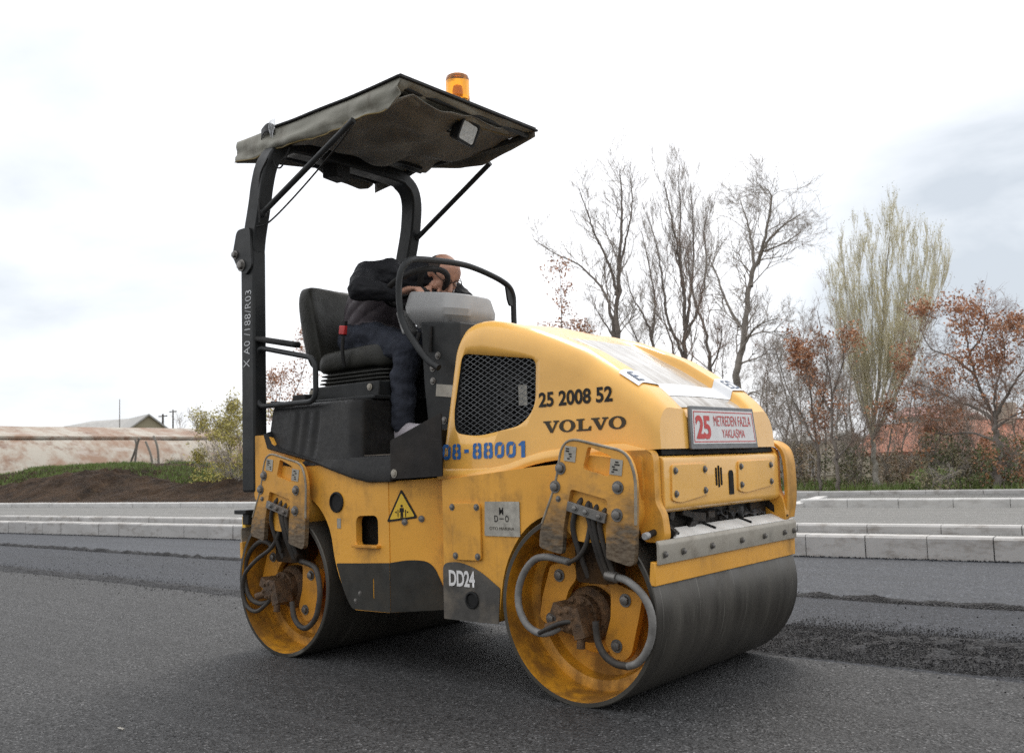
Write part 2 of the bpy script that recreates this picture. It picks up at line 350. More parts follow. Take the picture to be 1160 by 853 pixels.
# ------------------------------------------------------------------ mesh helpers
class MB:
    """collects shapes into one bmesh, then links them as one object"""
    def __init__(s):
        s.bm = bmesh.new(); s.mi = 0
    def _f(s, vs):
        try:
            f = s.bm.faces.new(vs); f.material_index = s.mi; return f
        except ValueError:
            return None
    def grid(s, pts, close_u=False, close_v=False):
        """pts[i][j] -> quads"""
        V = [[s.bm.verts.new(p) for p in row] for row in pts]
        n, m = len(V), len(V[0])
        for i in range(n if close_u else n-1):
            for j in range(m if close_v else m-1):
                s._f((V[i][j], V[(i+1) % n][j], V[(i+1) % n][(j+1) % m], V[i][(j+1) % m]))
        return V
    def loft(s, rings):
        """closed rings, capped at both ends"""
        V = s.grid(rings, close_v=True)
        s._f(V[0][::-1]); s._f(V[-1])
    def box(s, c, size, rot=None):
        c = Vector(c); hx, hy, hz = (q/2 for q in size)
        P = [Vector((x, y, z)) for x in (-hx, hx) for y in (-hy, hy) for z in (-hz, hz)]
        if rot is not None: P = [rot @ p for p in P]
        v = [s.bm.verts.new(p + c) for p in P]
        for q in ((0, 1, 3, 2), (4, 6, 7, 5), (0, 4, 5, 1), (2, 3, 7, 6), (0, 2, 6, 4), (1, 5, 7, 3)):
            s._f([v[i] for i in q])
    def bar(s, a, b, wd, ht, up=(0, 0, 1)):
        a, b = Vector(a), Vector(b); t = (b-a).normalized(); u = Vector(up)
        sd = t.cross(u).normalized(); u = sd.cross(t)
        s.loft([[p + sd*x + u*z for x, z in ((-wd/2, -ht/2), (wd/2, -ht/2), (wd/2, ht/2), (-wd/2, ht/2))] for p in (a, b)])
    def tube(s, pts, r, n=10, cap=True):
        pts = [Vector(p) for p in pts]
        rs = r if isinstance(r, (list, tuple)) else [r]*len(pts)
        rings = []; ref = None
        for i, p in enumerate(pts):
            a = pts[max(i-1, 0)]; b = pts[min(i+1, len(pts)-1)]
            t = (b-a).normalized()
            if ref is None:
                ref = t.cross(Vector((0, 0, 1)))
                if ref.length < .1: ref = t.cross(Vector((1, 0, 0)))
            ref = (ref - t*ref.dot(t)).normalized(); bb = t.cross(ref)
            rings.append([p + (ref*math.cos(q) + bb*math.sin(q))*rs[i] for q in (2*PI*j/n for j in range(n))])
        V = s.grid(rings, close_v=True)
        if cap: s._f(V[0][::-1]); s._f(V[-1])
    def lathe(s, prof, org, axis, n=32):
        """prof: (radius, distance along axis)"""
        org = Vector(org); ax = Vector(axis).normalized()
        a = ax.cross(Vector((0, 0, 1)))
        if a.length < .1: a = ax.cross(Vector((1, 0, 0)))
        a.normalize(); b = ax.cross(a)
        rings = [[org + ax*d + (a*math.cos(q) + b*math.sin(q))*max(r, 1e-4) for q in (2*PI*j/n for j in range(n))] for r, d in prof]
        V = s.grid(rings, close_v=True)
        s._f(V[0][::-1]); s._f(V[-1])
    def cyl(s, a, b, r, n=16):
        a, b = Vector(a), Vector(b); s.lathe([(r, 0), (r, (b-a).length)], a, b-a, n)
    def bolt(s, p, nrm, r=.014, h=.011):
        nrm = Vector(nrm).normalized(); p = Vector(p)
        s.lathe([(r*1.45, 0), (r*1.45, h*.25)], p, nrm, 14)
        s.lathe([(r, h*.25), (r, h*.9), (r*.8, h)], p, nrm, 6)
    def sphere(s, c, r, sc=(1, 1, 1), n=14, m=10, rot=None):
        c = Vector(c); rings = []
        for i in range(m+1):
            a = PI*i/m
            ring = []
            for j in range(n):
                p = Vector((math.sin(a)*math.cos(2*PI*j/n)*sc[0], math.sin(a)*math.sin(2*PI*j/n)*sc[1], math.cos(a)*sc[2]))*r
                if i in (0, m): p += Vector((1e-4*math.cos(2*PI*j/n), 1e-4*math.sin(2*PI*j/n), 0))
                ring.append(c + (rot @ p if rot is not None else p))
            rings.append(ring)
        V = s.grid(rings, close_v=True)
        s._f(V[0]); s._f(V[-1][::-1])
    def plate(s, outer, holes, fn, w0, w1):
        """flat plate with holes: outline (a,b), fn(a,b,w) -> point"""
        es = []; vs0 = []; n0 = len(s.bm.faces)
        for loop in [outer] + list(holes):
            vs = [s.bm.verts.new(fn(a, b, w0)) for a, b in loop]; vs0 += vs
            es += [s.bm.edges.new((vs[i], vs[(i+1) % len(vs)])) for i in range(len(vs))]
        g = bmesh.ops.triangle_fill(s.bm, use_beauty=True, use_dissolve=False, edges=es)
        fs = [x for x in g['geom'] if isinstance(x, bmesh.types.BMFace)]
        if w0 == w1:
            for f in fs: f.material_index = s.mi
            return
        ex = bmesh.ops.extrude_face_region(s.bm, geom=fs)
        off = Vector(fn(0, 0, w1)) - Vector(fn(0, 0, w0))
        for x in ex['geom']:
            if isinstance(x, bmesh.types.BMVert): x.co += off
        for f in list(s.bm.faces)[n0:]: f.material_index = s.mi
    def build(s, name, mats, parent=None, bevel=0, seg=2, ang=35, recalc=True, sub=0, solid=0):
        bm = s.bm
        if recalc: bmesh.ops.recalc_face_normals(bm, faces=bm.faces)
        ca = R(ang)
        for f in bm.faces: f.smooth = True
        for e2 in bm.edges:
            e2.smooth = not (len(e2.link_faces) == 2 and e2.calc_face_angle(0) > ca)
        me = bpy.data.meshes.new(name); bm.to_mesh(me); bm.free()
        return link(name, me, mats, parent, bevel, seg, sub, solid)

def link(name, me, mats, parent=None, bevel=0, seg=2, sub=0, solid=0):
    if not isinstance(mats, (list, tuple)): mats = [mats]
    for q in mats: me.materials.append(q)
    o = bpy.data.objects.new(name, me); col.objects.link(o)
    if parent: o.parent = parent
    if solid:
        md = o.modifiers.new('solid', 'SOLIDIFY'); md.thickness = solid; md.offset = 0
    if sub:
        md = o.modifiers.new('sub', 'SUBSURF'); md.levels = md.render_levels = sub
    if bevel:
        md = o.modifiers.new('bevel', 'BEVEL'); md.width = bevel; md.segments = seg; md.limit_method = 'ANGLE'; md.angle_limit = R(38)
        md.harden_normals = False
    return o

class Bolts:
    """single bolts, each an object of its own sharing one mesh per size"""
    unit = None
    def __init__(s): s.L = []
    def bolt(s, p, nrm, r=.014, h=.011): s.L.append((Vector(p), Vector(nrm).normalized(), r, h))
    def build(s, name, mat, parent=None, *a):
        for p, n_, r, h in s.L:
            if Bolts.unit is None:
                m = MB(); m.bolt((0, 0, 0), (0, 0, 1), 1, 1); o = m.build('bolt', mat, parent); Bolts.unit = o.data
            else:
                o = bpy.data.objects.new('bolt', Bolts.unit); col.objects.link(o); o.parent = parent
            o.location = p; o.rotation_mode = 'QUATERNION'; o.rotation_quaternion = n_.to_track_quat('Z', 'Y'); o.scale = (r, r, h)
            if mat != Bolts.unit.materials[0]:
                o.material_slots[0].link = 'OBJECT'; o.material_slots[0].material = mat

def raw(name, V, F, mats, parent=None, smooth=True, mi=None):
    me = bpy.data.meshes.new(name); me.from_pydata([tuple(v) for v in V], [], F)
    me.polygons.foreach_set('use_smooth', [smooth]*len(me.polygons))
    if mi is not None: me.polygons.foreach_set('material_index', mi)
    return link(name, me, mats, parent)

def empty(name, loc=(0, 0, 0)):
    o = bpy.data.objects.new(name, None); o.location = loc; o.empty_display_size = .2; col.objects.link(o); return o
def tag(o, label=None, cat=None, group=None, kind=None):
    if label: o['label'] = label
    if cat: o['category'] = cat
    if group: o['group'] = group
    if kind: o['kind'] = kind
    return o

def rpoly(pts, r, n=6):
    """rounded polygon; r: one radius or a list"""
    outp = []; N_ = len(pts)
    for i in range(N_):
        p = Vector((*pts[i], 0)); a = Vector((*pts[i-1], 0)); b = Vector((*pts[(i+1) % N_], 0))
        rr = r[i] if isinstance(r, (list, tuple)) else r
        da, db = (a-p), (b-p)
        if rr <= 0: outp.append((p.x, p.y)); continue
        k_ = min(rr, da.length*.48, db.length*.48)
        s_, e_ = p + da.normalized()*k_, p + db.normalized()*k_
        for j in range(n+1):
            t = j/n
            q = s_*(1-t)**2 + p*2*t*(1-t) + e_*t*t
            outp.append((q.x, q.y))
    return outp

def smooth_path(pts, n=6):
    """Catmull-Rom through the points"""
    P = [Vector(p) for p in pts]; o = []
    for i in range(len(P)-1):
        a = P[i-1] if i else P[0]*2 - P[1]
        b, c = P[i], P[i+1]
        d = P[i+2] if i+2 < len(P) else P[-1]*2 - P[-2]
        for j in range(n):
            t = j/n
            o.append(.5*((2*b) + (c-a)*t + (2*a-5*b+4*c-d)*t*t + (3*b-3*c+d-a)*t**3))
    o.append(P[-1]); return o

def lerp_tab(tab, x):
    if x <= tab[0][0]: return tab[0][1]
    for (x0, y0), (x1, y1) in zip(tab, tab[1:]):
        if x <= x1: return y0 + (y1-y0)*(x-x0)/(x1-x0)
    return tab[-1][1]

def evaluated(o):
    dg = bpy.context.evaluated_depsgraph_get(); dg.update()
    return bpy.data.meshes.new_from_object(o.evaluated_get(dg))
def drop(o):
    bpy.data.objects.remove(o, do_unlink=True)

def text_bm(body, height, width=None, bold=0.0, spacing=1.0, mirror=False, cut=False):
    """text as a flat bmesh in the unit frame: x along the line (0..width), y up (0..height)"""
    cu = bpy.data.curves.new('t', 'FONT'); cu.body = body; cu.size = 1; cu.space_character = spacing; cu.offset = bold
    cu.resolution_u = 4
    o = bpy.data.objects.new('t', cu); col.objects.link(o)
    me = evaluated(o); drop(o)
    bm = bmesh.new(); bm.from_mesh(me); bpy.data.meshes.remove(me)
    xs = [v.co.x for v in bm.verts]; ys = [v.co.y for v in bm.verts]
    x0, x1, y0, y1 = min(xs), max(xs), min(ys), max(ys)
    sy = height/(y1-y0); sx = (width/(x1-x0)) if width else sy
    for v in bm.verts: v.co = Vector(((v.co.x-x0)*sx, (v.co.y-y0)*sy, 0))
    return bm
def lay(bm, fn, name, mat, parent, grid=0):
    """lays a flat bmesh onto a surface: fn(x, y) -> point"""
    if grid:
        for ax in (0, 1):
            ext = [v.co[ax] for v in bm.verts]; a = min(ext); b = max(ext)
            k_ = a + grid
            while k_ < b:
                co = Vector((0, 0, 0)); co[ax] = k_; no = Vector((0, 0, 0)); no[ax] = 1
                bmesh.ops.bisect_plane(bm, geom=bm.verts[:]+bm.edges[:]+bm.faces[:], plane_co=co, plane_no=no); k_ += grid
    for v in bm.verts: v.co = Vector(fn(v.co.x, v.co.y))
    me = bpy.data.meshes.new(name); bm.to_mesh(me); bm.free()
    return link(name, me, mat, parent)

# ================================================================== SETTING
def sheet(name, u0, u1, v0, v1, z, mat, kind='structure', nu=1, nv=1, zf=None):
    V = []; F = []
    for i in range(nu+1):
        for j in range(nv+1):
            u = u0+(u1-u0)*i/nu; v = v0+(v1-v0)*j/nv
            V.append(road(u, v, z + (zf(u, v) if zf else 0)))
    for i in range(nu):
        for j in range(nv):
            a = i*(nv+1)+j; F.append((a, a+nv+1, a+nv+2, a+1))
    o = raw(name, V, F, mat); o['kind'] = kind; return o

sheet('ground', -900, 700, -700, 1400, -.05, MT['verge'])
sheet('road', -120, 90, -40, 4.80, 0.0, MT['asphalt_far'])
# newly laid lane: a thin mat on the old course, in the machine's own direction
def strip(name, x0, x1, yf0, yf1, z, mat, n=1, m=1, zf=None):
    V = []; F = []
    for i in range(n+1):
        x = x0+(x1-x0)*i/n
        for j in range(m+1):
            t = j/m; y = yf0(x)*(1-t)+yf1(x)*t
            V.append((x, y, z + (zf(x, y, t) if zf else 0)))
    for i in range(n):
        for j in range(m):
            a = i*(m+1)+j; F.append((a, a+m+1, a+m+2, a+1))
    o = raw(name, V, F, mat); o['kind'] = 'structure'; return o
LANE = lambda x: 2.33 + .022*x
strip('road_lane', -120, 90, lambda x: -40, lambda x: .58 + .02*mnoise.noise((x*2, 0, 0)), .004-.0, MT['asphalt'], 420)
def edge_y(x): return LANE(x) + .02*mnoise.noise((x*1.7, 3, 0))
strip('fresh_mat', -120, 90, lambda x: .55, edge_y, .002, MT['asphalt_mid'], 420)
# raised joints of loose mix
def ridge(name, x0, x1, yc, half, hgt, mat, step, m=10, seed=0, taper=None):
    n = int((x1-x0)/step)
    def zf(x, y, t):
        b = math.sin(PI*t)
        k_ = taper(x) if taper else 1
        q = mnoise.noise((x*9, y*9, seed)) + .6*mnoise.noise((x*26, y*26, seed+5)) + .5*mnoise.noise((x*60, y*60, seed+9))
        return max(-.004, hgt*k_*b*(.75+.9*q) - (.004 if t in (0, 1) else 0))
    return strip(name, x0, x1, lambda x: yc(x)-half(x), lambda x: yc(x)+half(x), .004, mat, n, m, zf)
wob = lambda x, k_, s_: k_*mnoise.noise((x*1.3, s_, 0)) + k_*.6*mnoise.noise((x*5, s_, 1))
ridge('lane_joint', -60, 20, lambda x: LANE(x)+wob(x, .03, 1), lambda x: .045+.03*abs(mnoise.noise((x*2.3, 7, 0))), .03, MT['loose'], .05, 6, 2)
ridge('loose_windrow', -40, -.2, lambda x: .68+wob(x, .05, 2), lambda x: .11+.07*mnoise.noise((x*1.1, 9, 0)), .020, MT['loose'], .035, 10, 3,
      taper=lambda x: max(0, min(1, (-1.7-x)/2.2)))
ridge('loose_mat', .80, 5, lambda x: .98+wob(x, .05, 4)+.05*(x-1), lambda x: .38+.04*mnoise.noise((x*2, 11, 0)), .034, MT['loose'], .018, 40, 6,
      taper=lambda x: .55+.45*max(0, min(1, (x-1.0)/.5)))
# stones of loose mix lying on the windrow
def stones():
    V = []; F = []
    rnd = random.Random(5)
    def add(x, y, z, s):
        b = len(V)
        for (a, c, d) in ((1, 0, 0), (-1, 0, 0), (0, 1, 0), (0, -1, 0), (0, 0, 1), (0, 0, -1)):
            V.append((x+s*(a*rnd.uniform(.6, 1.2)+rnd.uniform(-.3, .3)), y+s*(c*rnd.uniform(.6, 1.2)+rnd.uniform(-.3, .3)), z+s*d*rnd.uniform(.5, .9)))
        for q in ((0, 2, 4), (2, 1, 4), (1, 3, 4), (3, 0, 4), (2, 0, 5), (1, 2, 5), (3, 1, 5), (0, 3, 5)):
            F.append(tuple(b+i for i in q))
    for _ in range(30000):
        x = rnd.uniform(.85, 4.2); t = rnd.uniform(-.95, .75) if rnd.random() < .72 else .6+abs(rnd.gauss(0, .42))
        y = .96 + .05*(x-1) + t*.42
        if y < .615: y = .615 + abs(rnd.gauss(0, .05))
        add(x, y, .008+.03*max(0, 1-abs(t)), rnd.uniform(.002, .0052))
    for _ in range(5000):
        x = -1.6 - rnd.random()**1.2*14; y = .70 + rnd.gauss(0, .11)
        add(x, y, .009, rnd.uniform(.0025, .0055)*rnd.choice((.6, 1, 1.2)))
    for _ in range(2600):
        x = rnd.uniform(-12, 4); y = LANE(x)+wob(x, .03, 1) + rnd.gauss(0, .035)
        add(x, y, .012, rnd.uniform(.003, .007))
    for _ in range(5000):
        u = rnd.uniform(-22, 4); pq = road(u, 4.63-abs(rnd.gauss(0, .05)), 0); add(pq.x, pq.y, .004, rnd.uniform(.003, .009))
    for _ in range(700):
        x = rnd.uniform(-8, 4); y = rnd.uniform(.2, 2.4); add(x, y, .006, rnd.uniform(.003, .007))
    o = raw('loose_stones', V, F, MT['loose'], smooth=False); tag(o, kind='stuff')
stones()

# kerbs: rows of stones with open joints, one sheet of joint mortar showing dark between
def kerb_row(name, u0, u1, v, top, depth, mat, ln=.5, base=-.06, seed=1, skip=None):
    rnd = random.Random(seed); mb = MB(); u = u0
    while u < u1:
        l2 = ln*(rnd.choice((1, 1, 1, .98, 1.02)))
        if not (skip and skip[0] < u < skip[1]):
            dz = rnd.uniform(-.0035, .0035); dv = rnd.uniform(-.008, .008)
            a, b = u+.004, u+l2-.004
            prof = [(v+dv, base), (v+dv, top-.018+dz), (v+dv+.016, top+dz), (v+dv+depth, top+dz), (v+dv+depth, base)]
            mb.loft([[road(q, p0, p1) for p0, p1 in prof] for q in (a, b)])
        u += l2
    o = mb.build(name, mat); o['kind'] = 'structure'; return o
kerb_row('kerb', -46, 12, 4.63, .185, .17, MT['kerb'], .5, seed=3)
kerb_row('median_kerb', -46, 12, 6.05, .172, .15, MT['kerb'], .68, seed=5)
sheet('median_fill', -60, 20, 4.79, 6.06, .09, MT['asphalt_old'])
sheet('far_road', -140, 60, 6.18, 11.7, .010, MT['asphalt_old'])
kerb_row('far_kerb', -64, -3.42, 11.65, .13, .25, MT['kerb_white'], 1.0, seed=8, base=-.06)
def kerb_right():
    mb = MB()
    # flared end stone of the lay-by, then the straight row
    a, b = onv(11.9, 906, 574), onv(13.3, 938, 566)
    for (p, q, h0, h1) in ((Vector((a.x-1.0, a.y-.06, 0)), Vector((a.x, a.y, 0)), .05, .06), (Vector((a.x, a.y, 0)), Vector((b.x, b.y, 0)), .06, .12)):
        d = (q-p).normalized(); s_ = Vector((-d.y, d.x, 0))*.2
        mb.loft([[p+Vector((0, 0, -.06)), p+Vector((0, 0, h0)), p+s_+Vector((0, 0, h0)), p+s_+Vector((0, 0, -.06))],
                 [q+Vector((0, 0, -.06)), q+Vector((0, 0, h1)), q+s_+Vector((0, 0, h1)), q+s_+Vector((0, 0, -.06))]])
    o = mb.build('flared_kerb', MT['kerb_white']); o['kind'] = 'structure'
kerb_right()
kerb_row('layby_kerb', -2.35, 16, 12.1, .125, .2, MT['kerb_white'], .78, seed=9)
sheet('pavement', -2.3, 20, 12.28, 15.5, .045, MT['asphalt_old'])
sheet('layby', -9, -2.3, 11.9, 15.6, .012, MT['asphalt_old'])
kerb_row('back_kerb', -9, 20, 15.5, .115, .2, MT['kerb'], 1.0, seed=12)
sheet('verge', -10, 40, 15.7, 60, .03, MT['verge'], nu=60, nv=40, zf=lambda u, v: .12*mnoise.noise((u*.5, v*.5, 1)))

# earth bank thrown up along the far kerb on the left
SOIL = [(onv(15.0, x, y).dot(RU), onv(15.0, x, y).z) for x, y in ((-60, 556), (0, 553.8), (26, 548.6), (52, 543), (78, 538), (103, 534), (124, 537), (145, 543), (165, 545), (186, 549), (207, 554), (233, 544.7), (259, 543), (280, 546), (330, 552))]
TURF = [(onv(17.2, x, y).dot(RU), onv(17.2, x, y).z) for x, y in ((-60, 542), (0, 539.6), (39, 532), (90, 529), (145, 527), (180, 527), (207, 533), (230, 540), (300, 546))]
def bank_h(u, v):
    s_ = lerp_tab(SOIL, u); t_ = max(s_+.02, lerp_tab(TURF, u))
    a = max(0, min(1, (v-12.7)/2.3)); a = a*a*(3-2*a)
    c = max(0, min(1, (v-15.0)/2.2)); c = c*c*(3-2*c)
    lump = .16*mnoise.noise((u*.9, v*.9, 2)) + .13*mnoise.noise((u*2.4, v*2.4, 4)) + .06*mnoise.noise((u*6, v*6, 6))
    edge = max(0, min(1, (-9.6-u)/2.0))
    return (.06 + (s_-.06)*a + (t_-s_)*c + lump*(.25+.75*a)*(1-.6*c))*edge + .02
sheet('soil_bank', -75, -9.5, 11.9, 21, .0, MT['soil'], nu=420, nv=60, zf=bank_h)
def grass():
    rnd = random.Random(3); V = []; F = []
    def blade(p, h, w_):
        a = rnd.uniform(0, PI*2); d = Vector((math.cos(a), math.sin(a), 0))*w_; ln = Vector((rnd.uniform(-.4, .4), rnd.uniform(-.4, .4), 1))*h
        b = len(V); V.extend([p-d, p+d, p+ln]); F.append((b, b+1, b+2))
    for _ in range(34000):
        u = rnd.uniform(-46, -14); v = rnd.uniform(15.5, 19.5)
        k_ = mnoise.noise((u*.35, v*.35, 9))
        if k_ < -.25: continue
        blade(road(u, v, bank_h(u, v)-.02), rnd.uniform(.05, .16), .02)
    for _ in range(30000):
        u = rnd.uniform(-10, 14); v = rnd.uniform(15.8, 24)
        if mnoise.noise((u*.5, v*.5, 3)) < -.1: continue
        blade(road(u, v, .02), rnd.uniform(.06, .24), .018)
    o = raw('grass', V, F, MT['leaf_grass'], smooth=False); tag(o, kind='stuff')
grass()

# ================================================================== THE ROLLER
roller = empty('road_roller'); tag(roller, 'yellow twin drum road roller with a tarp roof standing on fresh asphalt', 'road roller')
XZ = lambda y: (lambda a, b, w_: Vector((a, y + w_, b)))          # side panels: outline in x,z
YZ = lambda x: (lambda a, b, w_: Vector((x + w_, a, b)))          # front panels: outline in y,z

# ---- drums
def make_drum():
    mb = MB()
    o_ = (0, 0, 0)
    def ring(prof, mi, n=96):
        mb.mi = mi
        rings = [[Vector((r*math.cos(q), y, r*math.sin(q))) for q in (2*PI*j/n for j in range(n))] for r, y in prof]
        mb.grid(rings, close_v=True)
    ring([(.331, -.600), (.346, -.600), (.350, -.596), (.350, -.3), (.350, 0), (.350, .3), (.350, .596), (.346, .600), (.331, .600)], 0)
    for s_ in (-1, 1):
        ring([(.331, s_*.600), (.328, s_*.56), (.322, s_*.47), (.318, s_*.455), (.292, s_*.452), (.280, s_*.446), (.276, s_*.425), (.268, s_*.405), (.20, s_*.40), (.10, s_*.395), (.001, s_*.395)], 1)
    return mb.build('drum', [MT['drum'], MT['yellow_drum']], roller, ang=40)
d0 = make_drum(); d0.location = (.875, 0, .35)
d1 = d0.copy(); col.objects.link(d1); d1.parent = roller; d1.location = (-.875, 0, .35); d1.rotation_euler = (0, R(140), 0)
d0['label'] = 'front steel drum with yellow inside'; d1['label'] = 'rear steel drum with yellow inside'

# ---- drum gear: support arms, hub motor, bolts, hoses (same on both ends)
def fx(px, py, y, dx):                 # a point of the front gear, shifted along the machine for the rear one
    p = on('y', y, px, py); return Vector((p.x + dx, y, p.z))
def gear(dx, rear):
    Lp = lambda pts, y: [(fx(a, b, y, dx).x, fx(a, b, y, dx).z) for a, b in pts]
    c1 = lambda x, y: (550 + x/3.875, 590 + y/3.875)
    left = Lp([c1(*q) for q in ((285, 190), (392, 185), (400, 255), (365, 300), (345, 375), (345, 455), (290, 470), (238, 425), (250, 330))], -.50)
    right = Lp([c1(*q) for q in ((545, 260), (690, 330), (675, 420), (640, 590), (600, 622), (560, 600), (522, 530), (548, 430), (550, 350))], -.50)
    arms = []
    for poly, bolts in ((left, ((325, 238), (290, 428))), (right, ((615, 348), (577, 548)))):
        mb = MB(); mb.plate(rpoly(poly, .02, 4), [], XZ(-.50), 0, .03)
        a = mb.build('drum_arm', MT['yellow_plate_b'], roller, .004)
        bb = Bolts()
        for q in bolts: bb.bolt(fx(*c1(*q), -.50, dx), (0, -1, 0), .017, .016)
        bb.build('arm_bolts', MT['bolt'], a)
    # flange ring behind the arms
    hc = fx(*c1(430, 415), -.50, dx)
    mb = MB()
    mb.lathe([(.150, 0), (.150, .02), (.142, .024), (.10, .026)], (hc.x, -.405, hc.z), (0, -1, 0), 40)
    for i in range(12):
        a = 2*PI*i/12; mb.bolt((hc.x+.127*math.cos(a), -.428, hc.z+.127*math.sin(a)), (0, -1, 0), .007, .007)
    mb.build('drum_flange', MT['yellow_plate_b'], roller, .002)
    mb = MB()
    mb.lathe([(.105, 0), (.105, .05), (.092, .065), (.080, .075), (.080, .11)], (hc.x, -.42, hc.z), (0, -1, 0), 32)
    mb.lathe([(.050, 0), (.050, .075), (.040, .085), (.020, .088)], (hc.x, -.53, hc.z), (0, -1, 0), 24)
    for i in range(8):
        a = 2*PI*(i+.5)/8; mb.bolt((hc.x+.066*math.cos(a), -.53, hc.z+.066*math.sin(a)), (0, -1, 0), .009, .010)
    for i in range(6):
        a = 2*PI*(i+.2)/6; mb.bolt((hc.x+.034*math.cos(a), -.617, hc.z+.034*math.sin(a)), (0, -1, 0), .007, .008)
    mb.box((hc.x-.045, -.57, hc.z+.03), (.05, .08, .045), Matrix.Rotation(.4, 3, 'Y'))
    mb.cyl((hc.x-.03, -.60, hc.z-.02), (hc.x-.09, -.615, hc.z-.035), .017)
    mb.box((hc.x+.05, -.575, hc.z-.01), (.05, .09, .11), Matrix.Rotation(-.3, 3, 'Y'))
    mb.cyl((hc.x+.06, -.60, hc.z-.03), (hc.x+.058, -.605, hc.z-.10), .016)
    mb.build('hub_motor', MT['hub'], roller, .003)
    # dark bracket coming down between the plate legs
    top = fx(*c1(455, 60), -.53, dx)
    mb = MB()
    mb.plate(rpoly(Lp([c1(*q) for q in ((392, -60), (515, -40), (520, 120), (545, 235), (505, 275), (420, 240), (395, 110))], -.50), .015, 3), [], XZ(-.50), .02, .10)
    mb.box((fx(*c1(520, 225), -.53, dx)), (.075, .09, .075))
    mb.cyl(fx(*c1(510, 215), -.55, dx), fx(*c1(575, 250), -.58, dx), .019)
    mb.cyl(fx(*c1(420, 180), -.55, dx), fx(*c1(450, 215), -.57, dx), .02)
    mb.build('drum_bracket', MT['dark_dirt'], roller, .006)
    # hoses
    hs = []
    if not rear:
        hs.append(('hose', 'hose', .0138, [c1(385, 432), c1(335, 462), c1(285, 488), c1(232, 490), c1(180, 452), c1(148, 380), c1(146, 300), c1(170, 225), c1(215, 170), c1(270, 158), c1(330, 170), c1(372, 182)], (-.59, -.60, -.61, -.615, -.615, -.61, -.605, -.60, -.60, -.60, -.595, -.59)))
        hs.append(('hose', 'hose', .0138, [c1(555, 243), c1(620, 262), c1(690, 325), c1(728, 410), c1(730, 500), c1(705, 575), c1(668, 622), c1(625, 638)], (-.58, -.60, -.615, -.615, -.61, -.605, -.60, -.60)))
        hs.append(('hose', 'hose_dark', .0135, [c1(625, 638), c1(570, 625), c1(520, 585), c1(492, 520), c1(484, 440)], (-.60, -.60, -.60, -.60, -.60)))
        hs.append(('hose', 'hose_dark', .0085, [c1(360, 184), c1(405, 160), c1(438, 110), c1(455, 40), c1(463, -40), c1(470, -90)], (-.60, -.61, -.615, -.615, -.61, -.60)))
        hs.append(('hose', 'hose_dark', .0085, [c1(385, 440), c1(330, 448), c1(280, 468), c1(235, 492)], (-.61, -.625, -.63, -.625)))
    else:
        c5 = lambda x, y: (255 + x/4.74, 580 + y/4.74)
        P2 = lambda pts, ys: [tuple(on('y', y, *q)) for q, y in zip(pts, ys)]
        hs.append(('hose', 'hose_dark', .012, P2([c5(235, 480), c5(190, 490), c5(140, 465), c5(112, 400), c5(105, 310), c5(130, 220), c5(185, 160), c5(235, 165), c5(250, 190)], (-.58,)*9), None))
        hs.append(('hose', 'hose_dark', .010, P2([c5(262, 440), c5(220, 495), c5(165, 532), c5(115, 500), c5(93, 420), c5(108, 330), c5(170, 255), c5(245, 195), c5(285, 120), c5(305, 20), c5(310, -30)], (-.60,)*11), None))
        hs.append(('hose', 'hose_dark', .013, P2([c5(405, 262), c5(455, 280), c5(490, 310), c5(508, 400), c5(506, 480), c5(485, 570), c5(440, 620), c5(400, 610), c5(370, 560), c5(360, 480)], (-.57, -.58, -.59, -.60, -.60, -.60, -.60, -.595, -.59, -.585)), None))
    for nm, mt, rr, pts, ys in hs:
        p3 = [fx(*q, y, 0) for q, y in zip(pts, ys)] if ys else pts
        mb = MB(); path = smooth_path(p3, 8)
        mb.tube(path, [rr*(1+.035*(i % 2)) for i in range(len(path))], 10)
        mb.build(nm, MT[mt], roller, ang=60)
    # crimped ends
    mb = MB()
    if not rear:
        mb.cyl(fx(*c1(535, 238), -.575, 0), fx(*c1(580, 250), -.59, 0), .020); mb.build('hose_coupling', MT['bolt'], roller, .002); mb = MB()
        mb.cyl(fx(*c1(400, 428), -.59, 0), fx(*c1(365, 446), -.595, 0), .019)
        mb.build('hose_coupling', MT['bolt'], roller, .002)
MT['yellow_plate_b'] = paint('yellow_arm_paint', (.68, .30, .028), .6, .6, .48, (.10, .055, .025))
gear(0, False); gear(-1.81, True)

